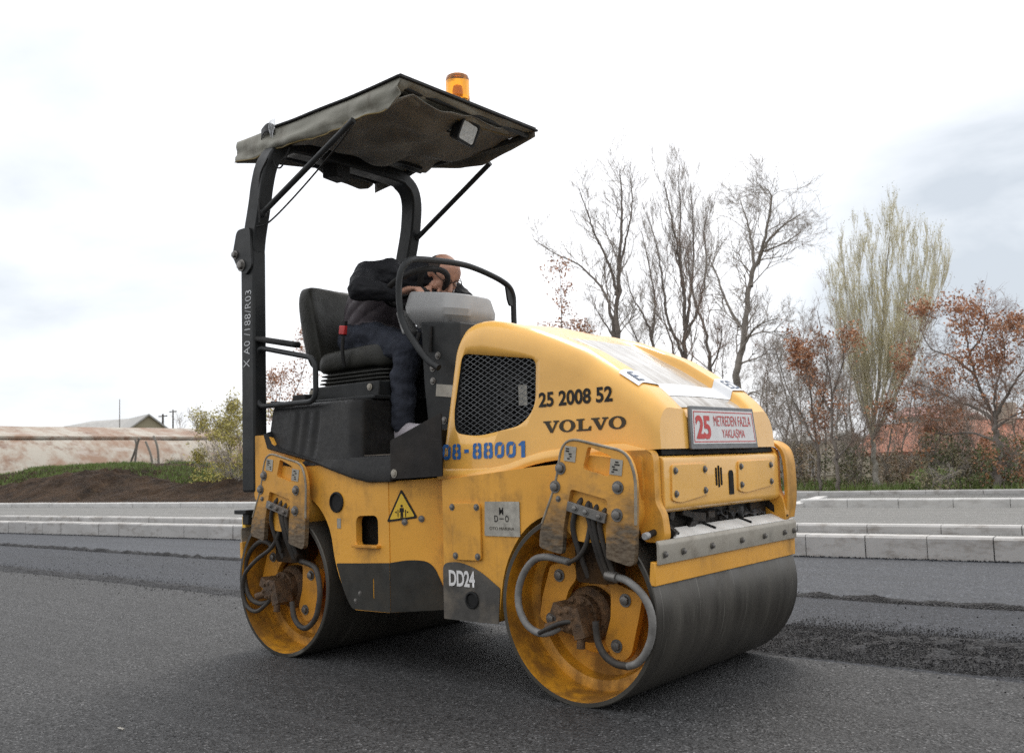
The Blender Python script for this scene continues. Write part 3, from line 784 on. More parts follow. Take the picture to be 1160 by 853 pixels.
# ---- the tall scuffed yoke plates beside each drum
def yoke(dx):
    out_ = rpoly([(.742, .578), (.752, .650), (.831, .812), (.872, .990), (1.150, .925), (1.182, .84), (1.172, .62), (1.160, .520), (1.045, .548), (1.050, .65),
                  (1.060, .757), (.900, .796), (.862, .66), (.850, .555)], [.02, .03, .05, .075, .09, .07, .05, .03, .012, .0, .014, .014, .03, .015], 6)
    slot = rpoly([(.985, .950), (1.090, .910), (1.072, .838), (.958, .868)], [.012, .02, .015, .015], 4)
    mb = MB(); mb.plate([(a+dx, b) for a, b in out_], [[(a+dx, b) for a, b in slot]], XZ(-.63), -.004, .020)
    p = mb.build('yoke_plate', MT['yellow_plate'], roller, .005, 3)
    mb = MB(); k0_ = [i for i, (a, c) in enumerate(out_)]
    rim_ = [(a+dx, c) for a, c in out_ if c > .66 and not (.86 < a < 1.065 and c < .80)]
    mb.tube([Vector((a, -.6325, c)) for a, c in rim_], .0055, 8); mb.build('worn_rim', MT['rim'], p, ang=60)
    bb = Bolts()
    for x, z in ((.858, .873), (.830, .805), (1.108, .800), (1.100, .703)):
        bb.bolt((x+dx, -.634, z), (0, -1, 0), .0165, .014)
    bb.bolt((.842+dx, -.634, .76), (0, -1, 0), .008, .008)
    bb.build('plate_bolts', MT['bolt'], p)
    for (x, z, a) in ((.905, .925, .15), (1.105, .872, .15)):
        m2 = MB(); rot = Matrix.Rotation(a, 3, 'Y')
        m2.box((x+dx, -.636, z), (.052, .002, .056), rot); lb = m2.build('safety_label', MT['label_plate'], p)
        m3 = MB()
        for k_ in range(5):
            m3.box(Vector((x+dx, -.638, z)) + rot @ Vector((random.uniform(-.014, .014), 0, -.018+.009*k_)), (random.uniform(.008, .022), .001, .005), rot)
        m3.build('label_print', MT['ink'], lb)
    # clamp bar and short hoses in the window
    mb = MB(); mb.bar((.888+dx, -.640, .735), (1.056+dx, -.640, .690), .012, .036)
    for x, z in ((.925, .726), (.972, .713), (1.030, .697)): mb.bolt((x+dx, -.646, z), (0, -1, 0), .010, .009)
    mb.build('hose_clamp', MT['bolt'], roller, .002)
    for i, (x0, x1) in enumerate(((.925, .905), (.960, .985), (.995, 1.0), (1.03, 1.025))):
        mb = MB(); mb.tube(smooth_path([(x0+.03+dx, -.50, .76-.01*i), (x0+.012+dx, -.56, .772-.01*i), (x0+dx, -.615, .745-.012*i), (x1-.01+dx, -.622, .66), (x1+dx, -.60, .56), (x1+.015+dx, -.57, .47)], 6), .0105, 8)
        mb.build('hose', MT['hose_dark'], roller, ang=60)
    # box section that carries the plate
    mb = MB()
    mb.plate(rpoly([(.80+dx, .70), (.86+dx, .93), (1.13+dx, .90), (1.16+dx, .69), (1.10+dx, .60), (.90+dx, .60)], .04, 4), [], XZ(-.44), -.17, 0)
    mb.build('yoke_box', MT['yellow_worn'], roller, .012)
    mb = MB(); mb.plate(rpoly([(.905+dx, .79), (1.055+dx, .752), (1.045+dx, .45), (.87+dx, .45), (.868+dx, .66)], .02, 4), [], XZ(-.575), -.002, .06)
    mb.build('hose_well', MT['dark_dirt'], roller)
yoke(0); yoke(-1.822)

# ---- front frame
mb = MB()
front_out = rpoly([(.165, .262), (.165, .835), (.60, .875), (1.16, .915), (1.16, .73), (1.02, .715), (.80, .72), (.62, .66), (.50, .50), (.46, .26)], [.01, .01, .02, .03, .06, .05, .1, .1, .1, .03], 5)
mb.plate(front_out, [], XZ(-.55), 0, 1.10)
ff = mb.build('front_frame', MT['yellow_worn'], roller, .008)
mb = MB()   # dark lower paint zone
mb.plate(rpoly([(.163, .258), (.163, .487), (.25, .498), (.36, .470), (.475, .40), (.462, .258)], [.005, .03, .06, .06, .005, .005], 5), [rpoly([(.325+.034*math.cos(a), .345+.036*math.sin(a)) for a in [2*PI*i/20 for i in range(20)]], 0)], XZ(-.5515), -.003, .0)
mb.build('skirt_panel', MT['grey_worn'], roller, .0015)
mb = MB(); mb.lathe([(.036, 0), (.036, .006), (.028, .008), (.026, -.03), (.002, -.034)], (.325, -.555, .345), (0, -1, 0), 24)
mb.build('hub_plug', MT['rubber'], roller, .001)
mb = MB(); mb.plate(rpoly([(.215, .738), (.385, .738), (.385, .505), (.23, .505)], .02, 4), [], XZ(-.552), -.010, 0)
hp = mb.build('hatch_plate', MT['yellow_worn'], roller, .003)
bb = Bolts()
for x, z in ((.232, .722), (.368, .722), (.245, .522), (.368, .522)): bb.bolt((x, -.562, z), (0, -1, 0), .010, .007)
bb.build('plate_bolts', MT['bolt'], hp)
mb = MB(); mb.plate(rpoly([(.408, .745), (.588, .745), (.588, .607), (.402, .607)], .004, 2), [], XZ(-.552), -.003, 0)
lp = mb.build('maker_plate', MT['label_plate'], roller)
for ch, x, z, s_ in (('M', .484, .692, .030), ('D', .458, .664, .026), ('O', .514, .664, .026)):
    lay(text_bm(ch, s_, s_*.72, .012), lambda a, b, x=x, z=z: (x+a, -.5562, z+b), 'plate_letter', MT['ink'], lp)
mb = MB(); mb.box((.496, -.5562, .677), (.022, .0006, .004)); mb.build('plate_letter', MT['ink'], lp)
lay(text_bm('OTO MAKINA', .012, .13, .0), lambda a, b: (.43+a, -.5562, .632+b), 'plate_letter', MT['ink_brown'], lp)
lay(text_bm('DD24', .066, .145, .03, .95), lambda a, b: (.198+a, -.5562, .396+b), 'model_number', MT['white'], roller)

# cheeks, bumper and front beam
mb = MB()
for s_ in (-1, 1):
    mb = MB(); mb.plate(rpoly([(1.02, .93), (1.185, .93), (1.200, .90), (1.200, .74), (1.225, .70), (1.235, .60), (1.14, .60), (1.12, .70), (1.02, .72)], [.02, .03, .03, .02, .02, .035, .03, .02, .02], 4), [], XZ(s_*.515), -.022, .022)
    mb.build('front_cheek', MT['yellow_worn'], roller, .006)
mb = MB()      # outer hoop on the far corner
hoop = [(1.02, .94), (1.14, .955), (1.205, .93), (1.23, .87), (1.232, .72), (1.215, .62)]
for s_ in (1,):
    pth = smooth_path([(x, s_*.56, z) for x, z in hoop], 5)
    for i in range(len(pth)-1):
        pass
    rings = []
    for i, p in enumerate(pth):
        t = (pth[min(i+1, len(pth)-1)]-pth[max(i-1, 0)]).normalized(); nn = Vector((-t.z, 0, t.x))
        rings.append([p+Vector((0, -.05, 0))+nn*.008, p+Vector((0, .05, 0))+nn*.008, p+Vector((0, .05, 0))-nn*.008, p+Vector((0, -.05, 0))-nn*.008])
    mb.loft(rings)
mb.build('corner_guard', MT['yellow_worn'], roller, .002)
mb = MB()
prof = rpoly([(1.05, .912), (1.212, .905), (1.212, .715), (1.188, .70), (1.05, .70)], [.0, .022, .02, .01, 0], 5)
mb.loft([[Vector((a, y, b)) for a, b in prof] for y in (-.488, .488)])
bump = mb.build('front_bumper', MT['yellow'], roller, .003)
for (y0, y1, z0, z1) in ((-.448, -.168, .873, .745), (.085, .425, .876, .758)):
    mb = MB(); mb.plate(rpoly([(y0+.01, z0), (y1-.01, z0), (y1, z1+.01), (y0+.06, z1-.012), (y0, z1+.0)], [.014, .014, .02, .06, .014], 4), [], YZ(1.212), 0, .007)
    cp = mb.build('cover_plate', MT['yellow'], bump, .002)
    bb = Bolts()
    for y, z in ((y0+.028, z0-.022), (y1-.028, z0-.022), (y0+.028, z1+.022), (y1-.03, z1+.026)): bb.bolt((1.219, y, z), (1, 0, 0), .0095, .009)
    bb.build('plate_bolts', MT['bolt'], cp)
mb = MB()      # slot and vent rose
mb.plate(rpoly([(.012, .745), (.052, .745), (.052, .842), (.012, .842)], [.002, .002, .02, .02], 6), [], YZ(1.212), 0, .0025)
mb.build('tow_slot', MT['black'], bump)
mb = MB()
for k_ in range(3):
    mb.plate(rpoly([(-.098+.021*k_, .785-.008*(k_ == 1)), (-.087+.021*k_, .785-.008*(k_ == 1)), (-.087+.021*k_, .855+.008*(k_ == 1)), (-.098+.021*k_, .855+.008*(k_ == 1))], .005, 3), [], YZ(1.212), 0, .0025)
mb.build('vent_slots', MT['black'], bump)
mb = MB(); mb.box((1.12, 0, .925), (.15, .94, .03)); mb.build('hood_gap', MT['black'], roller)

# machinery seen between bumper and scraper
mb = MB(); rnd = random.Random(4)
mb.box((1.10, 0, .66), (.10, .96, .10)); mb.box((1.02, 0, .74), (.2, .92, .06))
for k_ in range(26):
    y = rnd.uniform(-.45, .45)
    mb.box((1.12+rnd.uniform(-.05, .03), y, .665+rnd.uniform(-.03, .03)), (rnd.uniform(.03, .08), rnd.uniform(.03, .12), rnd.uniform(.02, .05)), Matrix.Rotation(rnd.uniform(-.6, .6), 3, 'X'))
mb.build('sprinkler_beam', MT['oily'], roller, .004)
mb = MB(); mb.tube(smooth_path([(1.13, -.46, .69), (1.14, -.2, .695), (1.145, .0, .69), (1.14, .2, .695), (1.13, .45, .69)], 6), .014, 10)
mb.tube(smooth_path([(1.14, -.25, .69), (1.165, -.12, .705), (1.17, -.02, .70), (1.15, .04, .685)], 6), .012, 8)
mb.tube([(1.195, -.59, .630), (1.18, -.46, .645)], .012, 10)
mb.build('sprinkler_pipe', MT['rubber'], roller, ang=60)
mb = MB()   # crumpled film stuffed over the pipes
mb.grid([[Vector((1.085+.085*j/10+.020*mnoise.noise((i*.5, j*.6, 3)), .02+.40*i/30+.012*mnoise.noise((i*.7, j*.5, 8)), .735-.075*(j/10)**1.3+.034*mnoise.noise((i*.42, j*.55, 5))-.02*(i/30))) for j in range(11)] for i in range(31)])
mb.build('crumpled_film', MT['film'], roller, ang=20, solid=.002)
mb = MB(); mb.cyl((1.195, -.612, .628), (1.195, -.588, .630), .013); mb.build('pipe_cap', MT['console'], roller, .002)

# scrapers at both ends
def scraper(sg):
    X = lambda x: x if sg > 0 else -x
    mb = MB(); pr = [(1.196, .458), (1.222, .455), (1.224, .536), (1.205, .540)]
    mb.loft([[Vector((X(a), y, b)) for a, b in pr] for y in (-.598, .598)])
    s0 = mb.build('scraper_bar', MT['yellow_worn'], roller, .003)
    mb = MB()
    pr = rpoly([(1.224, .528), (1.234, .528), (1.236, .598), (1.226, .612), (1.222, .606), (1.226, .596)], [.002, .002, .006, .003, .002, .004], 3)
    mb.loft([[Vector((X(a), y, b)) for a, b in pr] for y in (-.585, .592)])
    s1 = mb.build('scraper_rail', MT['scraper'], roller, .0015)
    bb = Bolts()
    for y in (-.55, -.42, -.20, .05, .26, .46, .56): bb.bolt((X(1.238), y, .562), (sg, 0, -.1), .0085, .010)
    bb.build('rail_bolts', MT['bolt'], s1)
    for y in (-.115, .20, -.40):
        bs = MB(); bs.bar((X(1.212), y, .622), (X(1.166), y-.02, .642), .022, .008); bs.build('rail_slot', MT['black'], s1)
    mb = MB(); pr = [(1.226, .607), (1.229, .612), (1.166, .640), (1.163, .635)]
    mb.loft([[Vector((X(a), y, b)) for a, b in pr] for y in (-.46, .585)])
    mb.build('scraper_flange', MT['flange'], roller, .001)
    for y in (-.47, .50):
        mb = MB(); mb.bar((X(1.13), y, .70), (X(1.225), y+.02, .62), .035, .03); mb.build('scraper_bracket', MT['oily'], roller, .004)
scraper(1); scraper(-1)

# ---- hood
CREST = [(.16, 1.462), (.19, 1.496), (.23, 1.510), (.30, 1.512), (.40, 1.493), (.5, 1.467), (.57, 1.450), (.7, 1.403), (.8, 1.362), (.86, 1.337), (.975, 1.267), (1.1, 1.184), (1.15, 1.143), (1.178, 1.108), (1.195, 1.085)]
BOT = [(.1, .850), (.30, .848), (.42, .850), (.52, .868), (.62, .898), (.75, .918), (.95, .925), (1.2, .932)]
def side_y(z):
    return -.506 + max(0, z-.85)*.042
def hood_section(t):
    """half section at station t: list of (x, y<0, z) from the bottom edge over the rail into the channel"""
    xm = .16 + (1.195-.16)*t
    zc = lerp_tab(CREST, xm)
    zb = lerp_tab(BOT, xm)
    o_ = []
    dpt = lerp_tab([(.16, 0), (.42, 0), (.62, .022), (.85, .045), (1.10, .042), (1.195, .03)], xm)
    cw = lerp_tab([(.16, .36), (.5, .33), (.7, .30), (1.2, .285)], xm)
    rr = .105
    def xsk(z):
        a = .112 + (z-.85)*.165
        b = 1.203 - (z-.93)*.06
        return a + (b-a)*((xm-.16)/(1.195-.16))
    zt = max(zb+.04, zc-rr)
    for k_ in range(7):
        z = zb + (zt-zb)*k_/6; o_.append((xsk(z), side_y(z), z))
    y0 = side_y(zt)
    for k_ in range(1, 9):
        a = PI/2*k_/8
        z = zt + (zc-zt)*math.sin(a); y = y0 + .085*(1-math.cos(a)); o_.append((xsk(z), y, z))
    ye = o_[-1][1]
    for k_ in range(1, 4):
        q = k_/3; o_.append((xsk(zc), ye + (-cw-.025-ye)*q, zc-.004*q))
    for k_ in range(1, 5):
        q = k_/4; s_ = q*q*(3-2*q); o_.append((xsk(zc), -cw-.025+.03*q, zc-.004-dpt*s_))
    for k_ in range(1, 5):
        q = k_/4; o_.append((xsk(zc), -cw+.005+(cw-.005)*q, zc-.004-dpt+.012*q*(1 if xm < .5 else .4)))
    return o_
def make_hood():
    mb = MB(); ts = [0, .012, .03, .06, .1, .15, .2] + [.2+.8*i/28 for i in range(1, 27)] + [.975, .99, 1.0]
    rings = []
    for t in ts:
        h_ = [Vector(p) for p in hood_section(t)]
        # pull the two ends in a little so that corners are round
        e_ = max(0, 1-t/.03)**2*.020 + max(0, (t-.965)/.035)**2*.030
        for p in h_:
            p.y *= 1-e_*1.2
        rings.append(h_ + [Vector((p.x, -p.y, p.z)) for p in h_[-2::-1]])
    mb.loft(rings)
    return mb.build('hood', [MT['yellow'], MT['black']], roller, ang=32)
hood = make_hood()
# grille opening cut into the right side
gr = rpoly([(.243, 1.372), (.645, 1.312), (.640, 1.118), (.57, 1.048), (.33, 1.012), (.203, 1.032), (.195, 1.112)], [.035, .035, .07, .08, .08, .035, .05], 6)
mb = MB(); mb.plate(gr, [], XZ(-.60), 0, .20)
cut = mb.build('cutter', MT['black'])
bo = hood.modifiers.new('b', 'BOOLEAN'); bo.operation = 'DIFFERENCE'; bo.object = cut; bo.solver = 'EXACT'
me = evaluated(hood); drop(cut); hood.modifiers.clear(); old = hood.data; hood.data = me; bpy.data.meshes.remove(old)
for p in hood.data.polygons:
    c = p.center
    if .19 < c.x < .66 and 1.0 < c.z < 1.39 and (-.486 < c.y < -.38) and abs(p.normal.z) + abs(p.normal.x) > .75 or (abs(c.y+.40) < .003 and abs(p.normal.y) > .9):
        p.material_index = 1
# grille mesh
def clip_line(poly, p, d):
    ts = []
    for (a, b) in zip(poly, poly[1:]+poly[:1]):
        ex, ez = b[0]-a[0], b[1]-a[1]; den = d[0]*ez - d[1]*ex
        if abs(den) < 1e-9: continue
        t = ((a[0]-p[0])*ez - (a[1]-p[1])*ex)/den; s_ = ((a[0]-p[0])*d[1] - (a[1]-p[1])*d[0])/den
        if 0 <= s_ < 1: ts.append(t)
    return (min(ts), max(ts)) if len(ts) >= 2 else None
mb = MB()
for ang, off in ((.50, 0), (-.50, .0015)):
    d = (math.cos(ang), math.sin(ang)); nn = (-d[1], d[0])
    for k_ in range(-60, 61):
        p = (.42+nn[0]*k_*.0192, 1.19+nn[1]*k_*.0192); c = clip_line(gr, p, d)
        if not c or c[1]-c[0] < .01: continue
        a = Vector((p[0]+d[0]*c[0], side_y(p[1]+d[1]*c[0])+.010+off, p[1]+d[1]*c[0])); b = Vector((p[0]+d[0]*c[1], side_y(p[1]+d[1]*c[1])+.010+off, p[1]+d[1]*c[1]))
        mb.bar(a, b, .0014, .0022, (0, 0, 1))
mb.build('grille', MT['wire'], hood)
mb = MB(); mb.lathe([(.10, 0), (.10, .02), (.085, .02), (.085, .005)], (.47, -.405, 1.16), (0, -1, 0), 32)
for k_ in range(7):
    a = 2*PI*k_/7
    mb.box((.47+.045*math.cos(a), -.425, 1.16+.045*math.sin(a)), (.075, .004, .03), Matrix.Rotation(-a, 3, 'Y') @ Matrix.Rotation(.5, 3, 'X'))
mb.lathe([(.026, 0), (.026, .035), (.02, .04)], (.47, -.41, 1.16), (0, -1, 0), 16)
mb.build('cooling_fan', MT['rubber'], hood, .002)
mb = MB(); mb.box((.53, -.435, 1.175), (.045, .003, .085)); mb.build('warning_label', MT['label_plate'], hood)
# moulded lip along the lower edge
def lip(sg):
    mb = MB(); rings = []
    xs = [.112, .2, .3, .4, .45, .5, .55, .6, .65, .7, .8, .9, 1.0, 1.06, 1.10, 1.15]
    drop_ = [(.1, 0), (1.02, 0), (1.10, 0.0), (1.15, .03)]
    for x in xs:
        zb = lerp_tab(BOT, x) - .012 ; y = sg*(.506)
        h_ = .034 if x < 1.05 else lerp_tab([(1.05, .034), (1.15, .012)], x)
        k_ = 1 if x < 1.02 else lerp_tab([(1.02, 1), (1.15, .15)], x)
        rings.append([Vector((x, y*.985, zb)), Vector((x, y+sg*.012*k_, zb)), Vector((x, y+sg*.016*k_, zb+h_*.35)), Vector((x, y+sg*.014*k_, zb+h_*.7)), Vector((x, y, zb+h_*1.25)), Vector((x, y*.985, zb+h_*1.25))])
    mb.loft(rings); return mb.build('hood_lip', MT['yellow'], hood, ang=50)
lip(-1); lip(1)
# recessed weathered hatch film in the channel, white tape band, front edge
def hood_pt(xm, y, off):
    """a point lying on the hood's skin at station xm and offset y from the middle"""
    s_ = hood_section((xm-.16)/(1.195-.16)); ya = -abs(y); p = None
    for a, b in zip(s_[8:], s_[9:]):
        if a[1] <= ya <= b[1] and b[1] > a[1] + 1e-6:
            q = (ya-a[1])/(b[1]-a[1]); p = Vector(a).lerp(Vector(b), q); break
    if p is None: p = Vector(s_[8])
    return Vector((p.x + off*.35, y - (off if y > 0 else -off)*0, p.z + off))
def top_patch(name, x0, x1, y0f, y1f, off, mat, nx=24, ny=20):
    V = []; F = []
    for i in range(nx+1):
        x = x0+(x1-x0)*i/nx
        for j in range(ny+1):
            y = y0f(x)+(y1f(x)-y0f(x))*j/ny
            V.append(hood_pt(x, y, off))
    for i in range(nx):
        for j in range(ny):
            a = i*(ny+1)+j; F.append((a, a+ny+1, a+ny+2, a+1))
    return raw(name, V, F, mat, hood)
cwf = lambda x: lerp_tab([(.16, .36), (.5, .33), (.7, .30), (1.2, .285)], x) - .012
top_patch('hood_hatch', .60, 1.165, lambda x: -cwf(x), lambda x: cwf(x), .004, MT['hatch'], 30, 16)

tape = top_patch('reflective_tape', 1.02, 1.105, lambda x: -.455, lambda x: .455, .0055, MT['tape'], 4, 120)
for body, y0, wd in (('E', -.432, .046), ('ED', .325, .10)):
    lay(text_bm(body, .056, wd, .0), lambda a, b, y0=y0: hood_pt(1.094-b, y0+a, .008), 'tape_letter', MT['navy_ink'], tape, grid=.008)

# writing on the side of the hood
def on_side(x0, z0, slope=0, off=.0025):
    return lambda a, b: Vector((x0+a, side_y(z0+b+slope*a)-off, z0+b+slope*a))
lay(text_bm('25 2008 52', .060, .352, .03, 1.0), on_side(.658, 1.114, .006), 'fleet_number', MT['ink'], hood, .05)
def stencil():
    bm = bmesh.new(); W, H, T = .047, .066, .0145
    def fill(loops):
        es = []
        for lp_ in loops:
            vs_ = [bm.verts.new((x, y, 0)) for x, y in lp_]; es += [bm.edges.new((vs_[i], vs_[(i+1) % len(vs_)])) for i in range(len(vs_))]
        return [f for f in bmesh.ops.triangle_fill(bm, use_beauty=True, edges=es)['geom'] if isinstance(f, bmesh.types.BMFace)]
    box_ = lambda x0, x1, y0, y1, rr: rpoly([(x0, y0), (x1, y0), (x1, y1), (x0, y1)], rr, 5)
    def bridge(fs, p_, d_, wd):
        nn_ = Vector((-d_[1], d_[0], 0)).normalized(); geo = set(fs)
        for s_ in (-1, 1):
            g_ = [x for x in bm.faces if x.is_valid and x.tag]
            ed = list({e_ for f in g_ for e_ in f.edges}); ve = list({v for f in g_ for v in f.verts})
            bmesh.ops.bisect_plane(bm, geom=ve+ed+g_, plane_co=Vector(p_)+nn_*wd*s_, plane_no=nn_)
            # new faces inherit the tag of the face they were cut from by position
            for f in bm.faces:
                c_ = f.calc_center_median()
                f.tag = x0_-.001 <= c_.x <= x0_+W+.001
        kill = [f for f in bm.faces if f.tag and abs((f.calc_center_median()-Vector(p_)).dot(nn_)) < wd]
        bmesh.ops.delete(bm, geom=kill, context='FACES')
    for ch, x0_ in (('0', 0), ('8', .056), ('-', .121), ('8', .166), ('8', .224), ('0', .282), ('0', .340), ('1', .400)):
        for f in bm.faces: f.tag = False
        if ch == '-': fs = fill([[(x0_, .026), (x0_+.024, .026), (x0_+.024, .041), (x0_, .041)]]); continue
        if ch == '1': fs = fill([[(x0_+.014, 0), (x0_+.033, 0), (x0_+.033, H), (x0_+.018, H), (x0_, H*.80), (x0_+.002, H*.70), (x0_+.014, H*.74)]]); continue
        outer = box_(x0_, x0_+W, 0, H, .022)
        if ch == '0': fs = fill([outer, box_(x0_+T, x0_+W-T, T, H-T, .009)])
        else:
            outer = [(x, y) for x, y in rpoly([(x0_, 0), (x0_+W, 0), (x0_+W, H*.44), (x0_+W*.93, H*.52), (x0_+W*.97, H*.60), (x0_+W*.97, H), (x0_+W*.03, H), (x0_+W*.03, H*.60), (x0_+W*.07, H*.52), (x0_, H*.44)], [.018, .018, .006, .004, .006, .018, .018, .006, .004, .006], 4)]
            fs = fill([outer, box_(x0_+T, x0_+W-T, T*.9, H*.43, .007), box_(x0_+T, x0_+W-T, H*.60, H-T*.9, .007)])
        for f in fs: f.tag = True
        bridge(fs, (x0_+W/2, H/2, 0), (.62, 1) if ch == '0' else (0, 1), .0022)
    for v in bm.verts: v.co.x *= 1.06
    return bm
lay(stencil(), on_side(.128, .920, -.002), 'stencil_number', MT['blue_ink'], hood, .05)
# serif capitals V O L V O built as outlines
def serif_word():
    bm = bmesh.new(); H = 1.0
    def poly(pts, holes=()):
        es = []
        for loop in [pts]+list(holes):
            vs = [bm.verts.new((x, y, 0)) for x, y in loop]
            es += [bm.edges.new((vs[i], vs[(i+1) % len(vs)])) for i in range(len(vs))]
        bmesh.ops.triangle_fill(bm, use_beauty=True, edges=es)
    def V_(x): poly([(x+.0, 1), (x+.0, .88), (x+.13, .86), (x+.56, 0), (x+.74, 0), (x+1.12, .86), (x+1.25, .88), (x+1.25, 1), (x+.80, 1), (x+.80, .88), (x+.94, .86), (x+.72, .30), (x+.47, .86), (x+.62, .88), (x+.62, 1)])
    def O_(x):
        ell = lambda rx, ry: [(x+.62+rx*math.cos(q), .5+ry*math.sin(q)) for q in (2*PI*i/40 for i in range(40))]
        poly(ell(.62, .52), [ell(.30, .40)])
    def L_(x): poly([(x, 1), (x, .88), (x+.16, .86), (x+.16, .14), (x, .12), (x, 0), (x+1.08, 0), (x+1.12, .36), (x+.98, .36), (x+.86, .15), (x+.46, .14), (x+.46, .86), (x+.62, .88), (x+.62, 1)])
    V_(0); O_(1.24); L_(2.56); V_(3.66); O_(4.92)
    for v in bm.verts: v.co = Vector((v.co.x*.388/6.16, v.co.y*.047, 0))
    return bm
lay(serif_word(), on_side(.680, 1.011, .004), 'maker_name', MT['ink_brown'], hood, .05)

# warning board on the front of the hood
board = rpoly([(-.285, .928), (.29, .928), (.275, 1.094), (-.272, 1.094)], .006, 2)
def BX(off): return lambda a, b, w_: Vector((1.207 - (b-.93)*.06 + off + w_, a, b))
mb = MB(); mb.plate(board, [], BX(0), 0, .010)
sg = mb.build('warning_board', MT['frame_grey'], roller, .002); sg['label'] = 'white and red Turkish keep-away board on the hood front'
mb = MB(); mb.plate([(-.268, .948), (.272, .948), (.259, 1.080), (-.256, 1.080)], [], BX(.010), 0, .002); mb.build('board_face', MT['white'], sg)
def on_board(y0, z0): return lambda a, b: Vector((1.207-(z0+b-.93)*.06+.0135, y0+a, z0+b))
mb = MB()
for loop_o, loop_i in (([(-.262, .954), (.266, .954), (.254, 1.074), (-.250, 1.074)], [(-.257, .958), (.261, .958), (.249, 1.070), (-.245, 1.070)]),):
    mb.plate(loop_o, [loop_i], BX(.0128), 0, 0)
mb.build('board_border', MT['sign_red'], sg, recalc=False)
lay(text_bm('25', .092, .118, .035, .95), on_board(-.240, .966), 'board_number', MT['sign_red'], sg)
lay(text_bm('METREDEN FAZLA', .040, .325, .0, 1.0), on_board(-.092, 1.018), 'board_text', MT['sign_red'], sg)
lay(text_bm('YAKLA\u015eMA', .045, .20, .0, 1.0), on_board(-.030, .962), 'board_text', MT['sign_red'], sg)

# ---- rear frame
YB = -.58
body = rpoly([(-1.12, 1.075), (-1.00, 1.075), (-.92, .992), (-.65, .935), (-.366, .855), (-.25, .833), (-.135, .833), (-.135, .262), (-.38, .258), (-.42, .30), (-.50, .45), (-.53, .62), (-.62, .735), (-.78, .80), (-.95, .80), (-1.12, .74)],
             [.02, .03, .05, .08, .05, .03, .006, .01, .05, .05, .1, .1, .1, .1, .1, .04], 5)
hole_round = [(-.482+.040*math.cos(2*PI*i/24), .742+.046*math.sin(2*PI*i/24)) for i in range(24)]
hole_sq = rpoly([(-.352, .680), (-.205, .684), (-.205, .552), (-.352, .548)], [.035, .035, .02, .02], 5)
mb = MB(); mb.plate(body, [hole_round, hole_sq], XZ(YB), 0, .035)
rf = mb.build('rear_frame', MT['yellow_worn'], roller, .006)
mb = MB()
mb.plate(rpoly([(-1.12, 1.06), (-1.0, 1.06), (-.92, .98), (-.65, .92), (-.366, .84), (-.14, .82), (-.14, .27), (-.37, .27), (-.50, .46), (-.60, .735), (-.8, .795), (-1.12, .78)], .03, 3), [], XZ(-.50), 0, 1.0)
mb.build('frame_core', MT['oily'], roller)
mb = MB(); mb.plate(body, [], XZ(.545), 0, .035); mb.build('rear_frame_far', MT['yellow_worn'], roller, .006).name = 'rear_frame'
mb = MB()      # front corner panel that turns in towards the joint
P4 = [Vector((-.134, YB+.002, .262)), Vector((-.134, YB+.002, .833)), Vector((.205, -.44, .850)), Vector((.205, -.44, .29))]
nn = (P4[3]-P4[0]).cross(P4[1]-P4[0]).normalized()
if nn.y > 0: nn = -nn
mb.loft([[p - nn*.03 for p in P4], P4])
cpn = mb.build('corner_panel', MT['yellow_worn'], rf, .004)
ux = (P4[3]-P4[0]); ux.z = 0; ULEN = ux.length; ux.normalize()
def on_panel(a0, z0, off=.003):
    return lambda a, b, w_=0: Vector((-.134, YB+.002, 0)) + ux*(a0+a) + Vector((0, 0, z0+b)) + nn*(off+w_)
# grey lower zone
mb = MB()
mb.plate(rpoly([(-.1335, .264), (-.1335, .478), (-.30, .470), (-.49, .462), (-.44, .335), (-.385, .262)], [0, .0, .02, .01, .06, .02], 4), [rpoly([(-.243, .405), (-.236, .405), (-.236, .318), (-.243, .318)], .002, 2)], XZ(YB-.0018), -.001, 0)
mb.plate([(p[0], p[1]) for p in rpoly([(-.0005, .264), (-.0005, .478), (.09, .492), (.20, .485), (.285, .30), (.285, .282)], [0, 0, .05, .10, .06, 0], 6)], [], lambda a, b, w_: on_panel(0, 0, .0012)(a, b, w_), 0, .001)
mb.build('skirt_panel', MT['grey_skirt'], rf)
mb = MB(); mb.box((-.275, YB-.010, .546), (.17, .03, .012)); mb.build('hole_sill', MT['yellow_plate_b'], rf, .002)
mb = MB(); mb.cyl((-.50, YB+.09, .735), (-.44, YB+.03, .77), .02); mb.build('lashing_bar', MT['bolt'], rf, .003)
mb = MB(); mb.lathe([(.048, 0), (.048, .006), (.040, .008), (.040, -.03)], (-.482, YB-.001, .742), (0, -1, 0), 28); mb.build('hole_collar', MT['rubber'], rf, .001)
bb = Bolts()
for a, z in ((.075, .655), (.155, .668)): bb.bolt(on_panel(a, z)(0, 0), nn, .010, .008)
bb.bolt((-.36, YB-.002, .30), (0, -1, 0), .008, .006); bb.bolt((-.33, YB-.002, .335), (0, -1, 0), .008, .006)
bb.build('panel_bolts', MT['bolt'], rf)
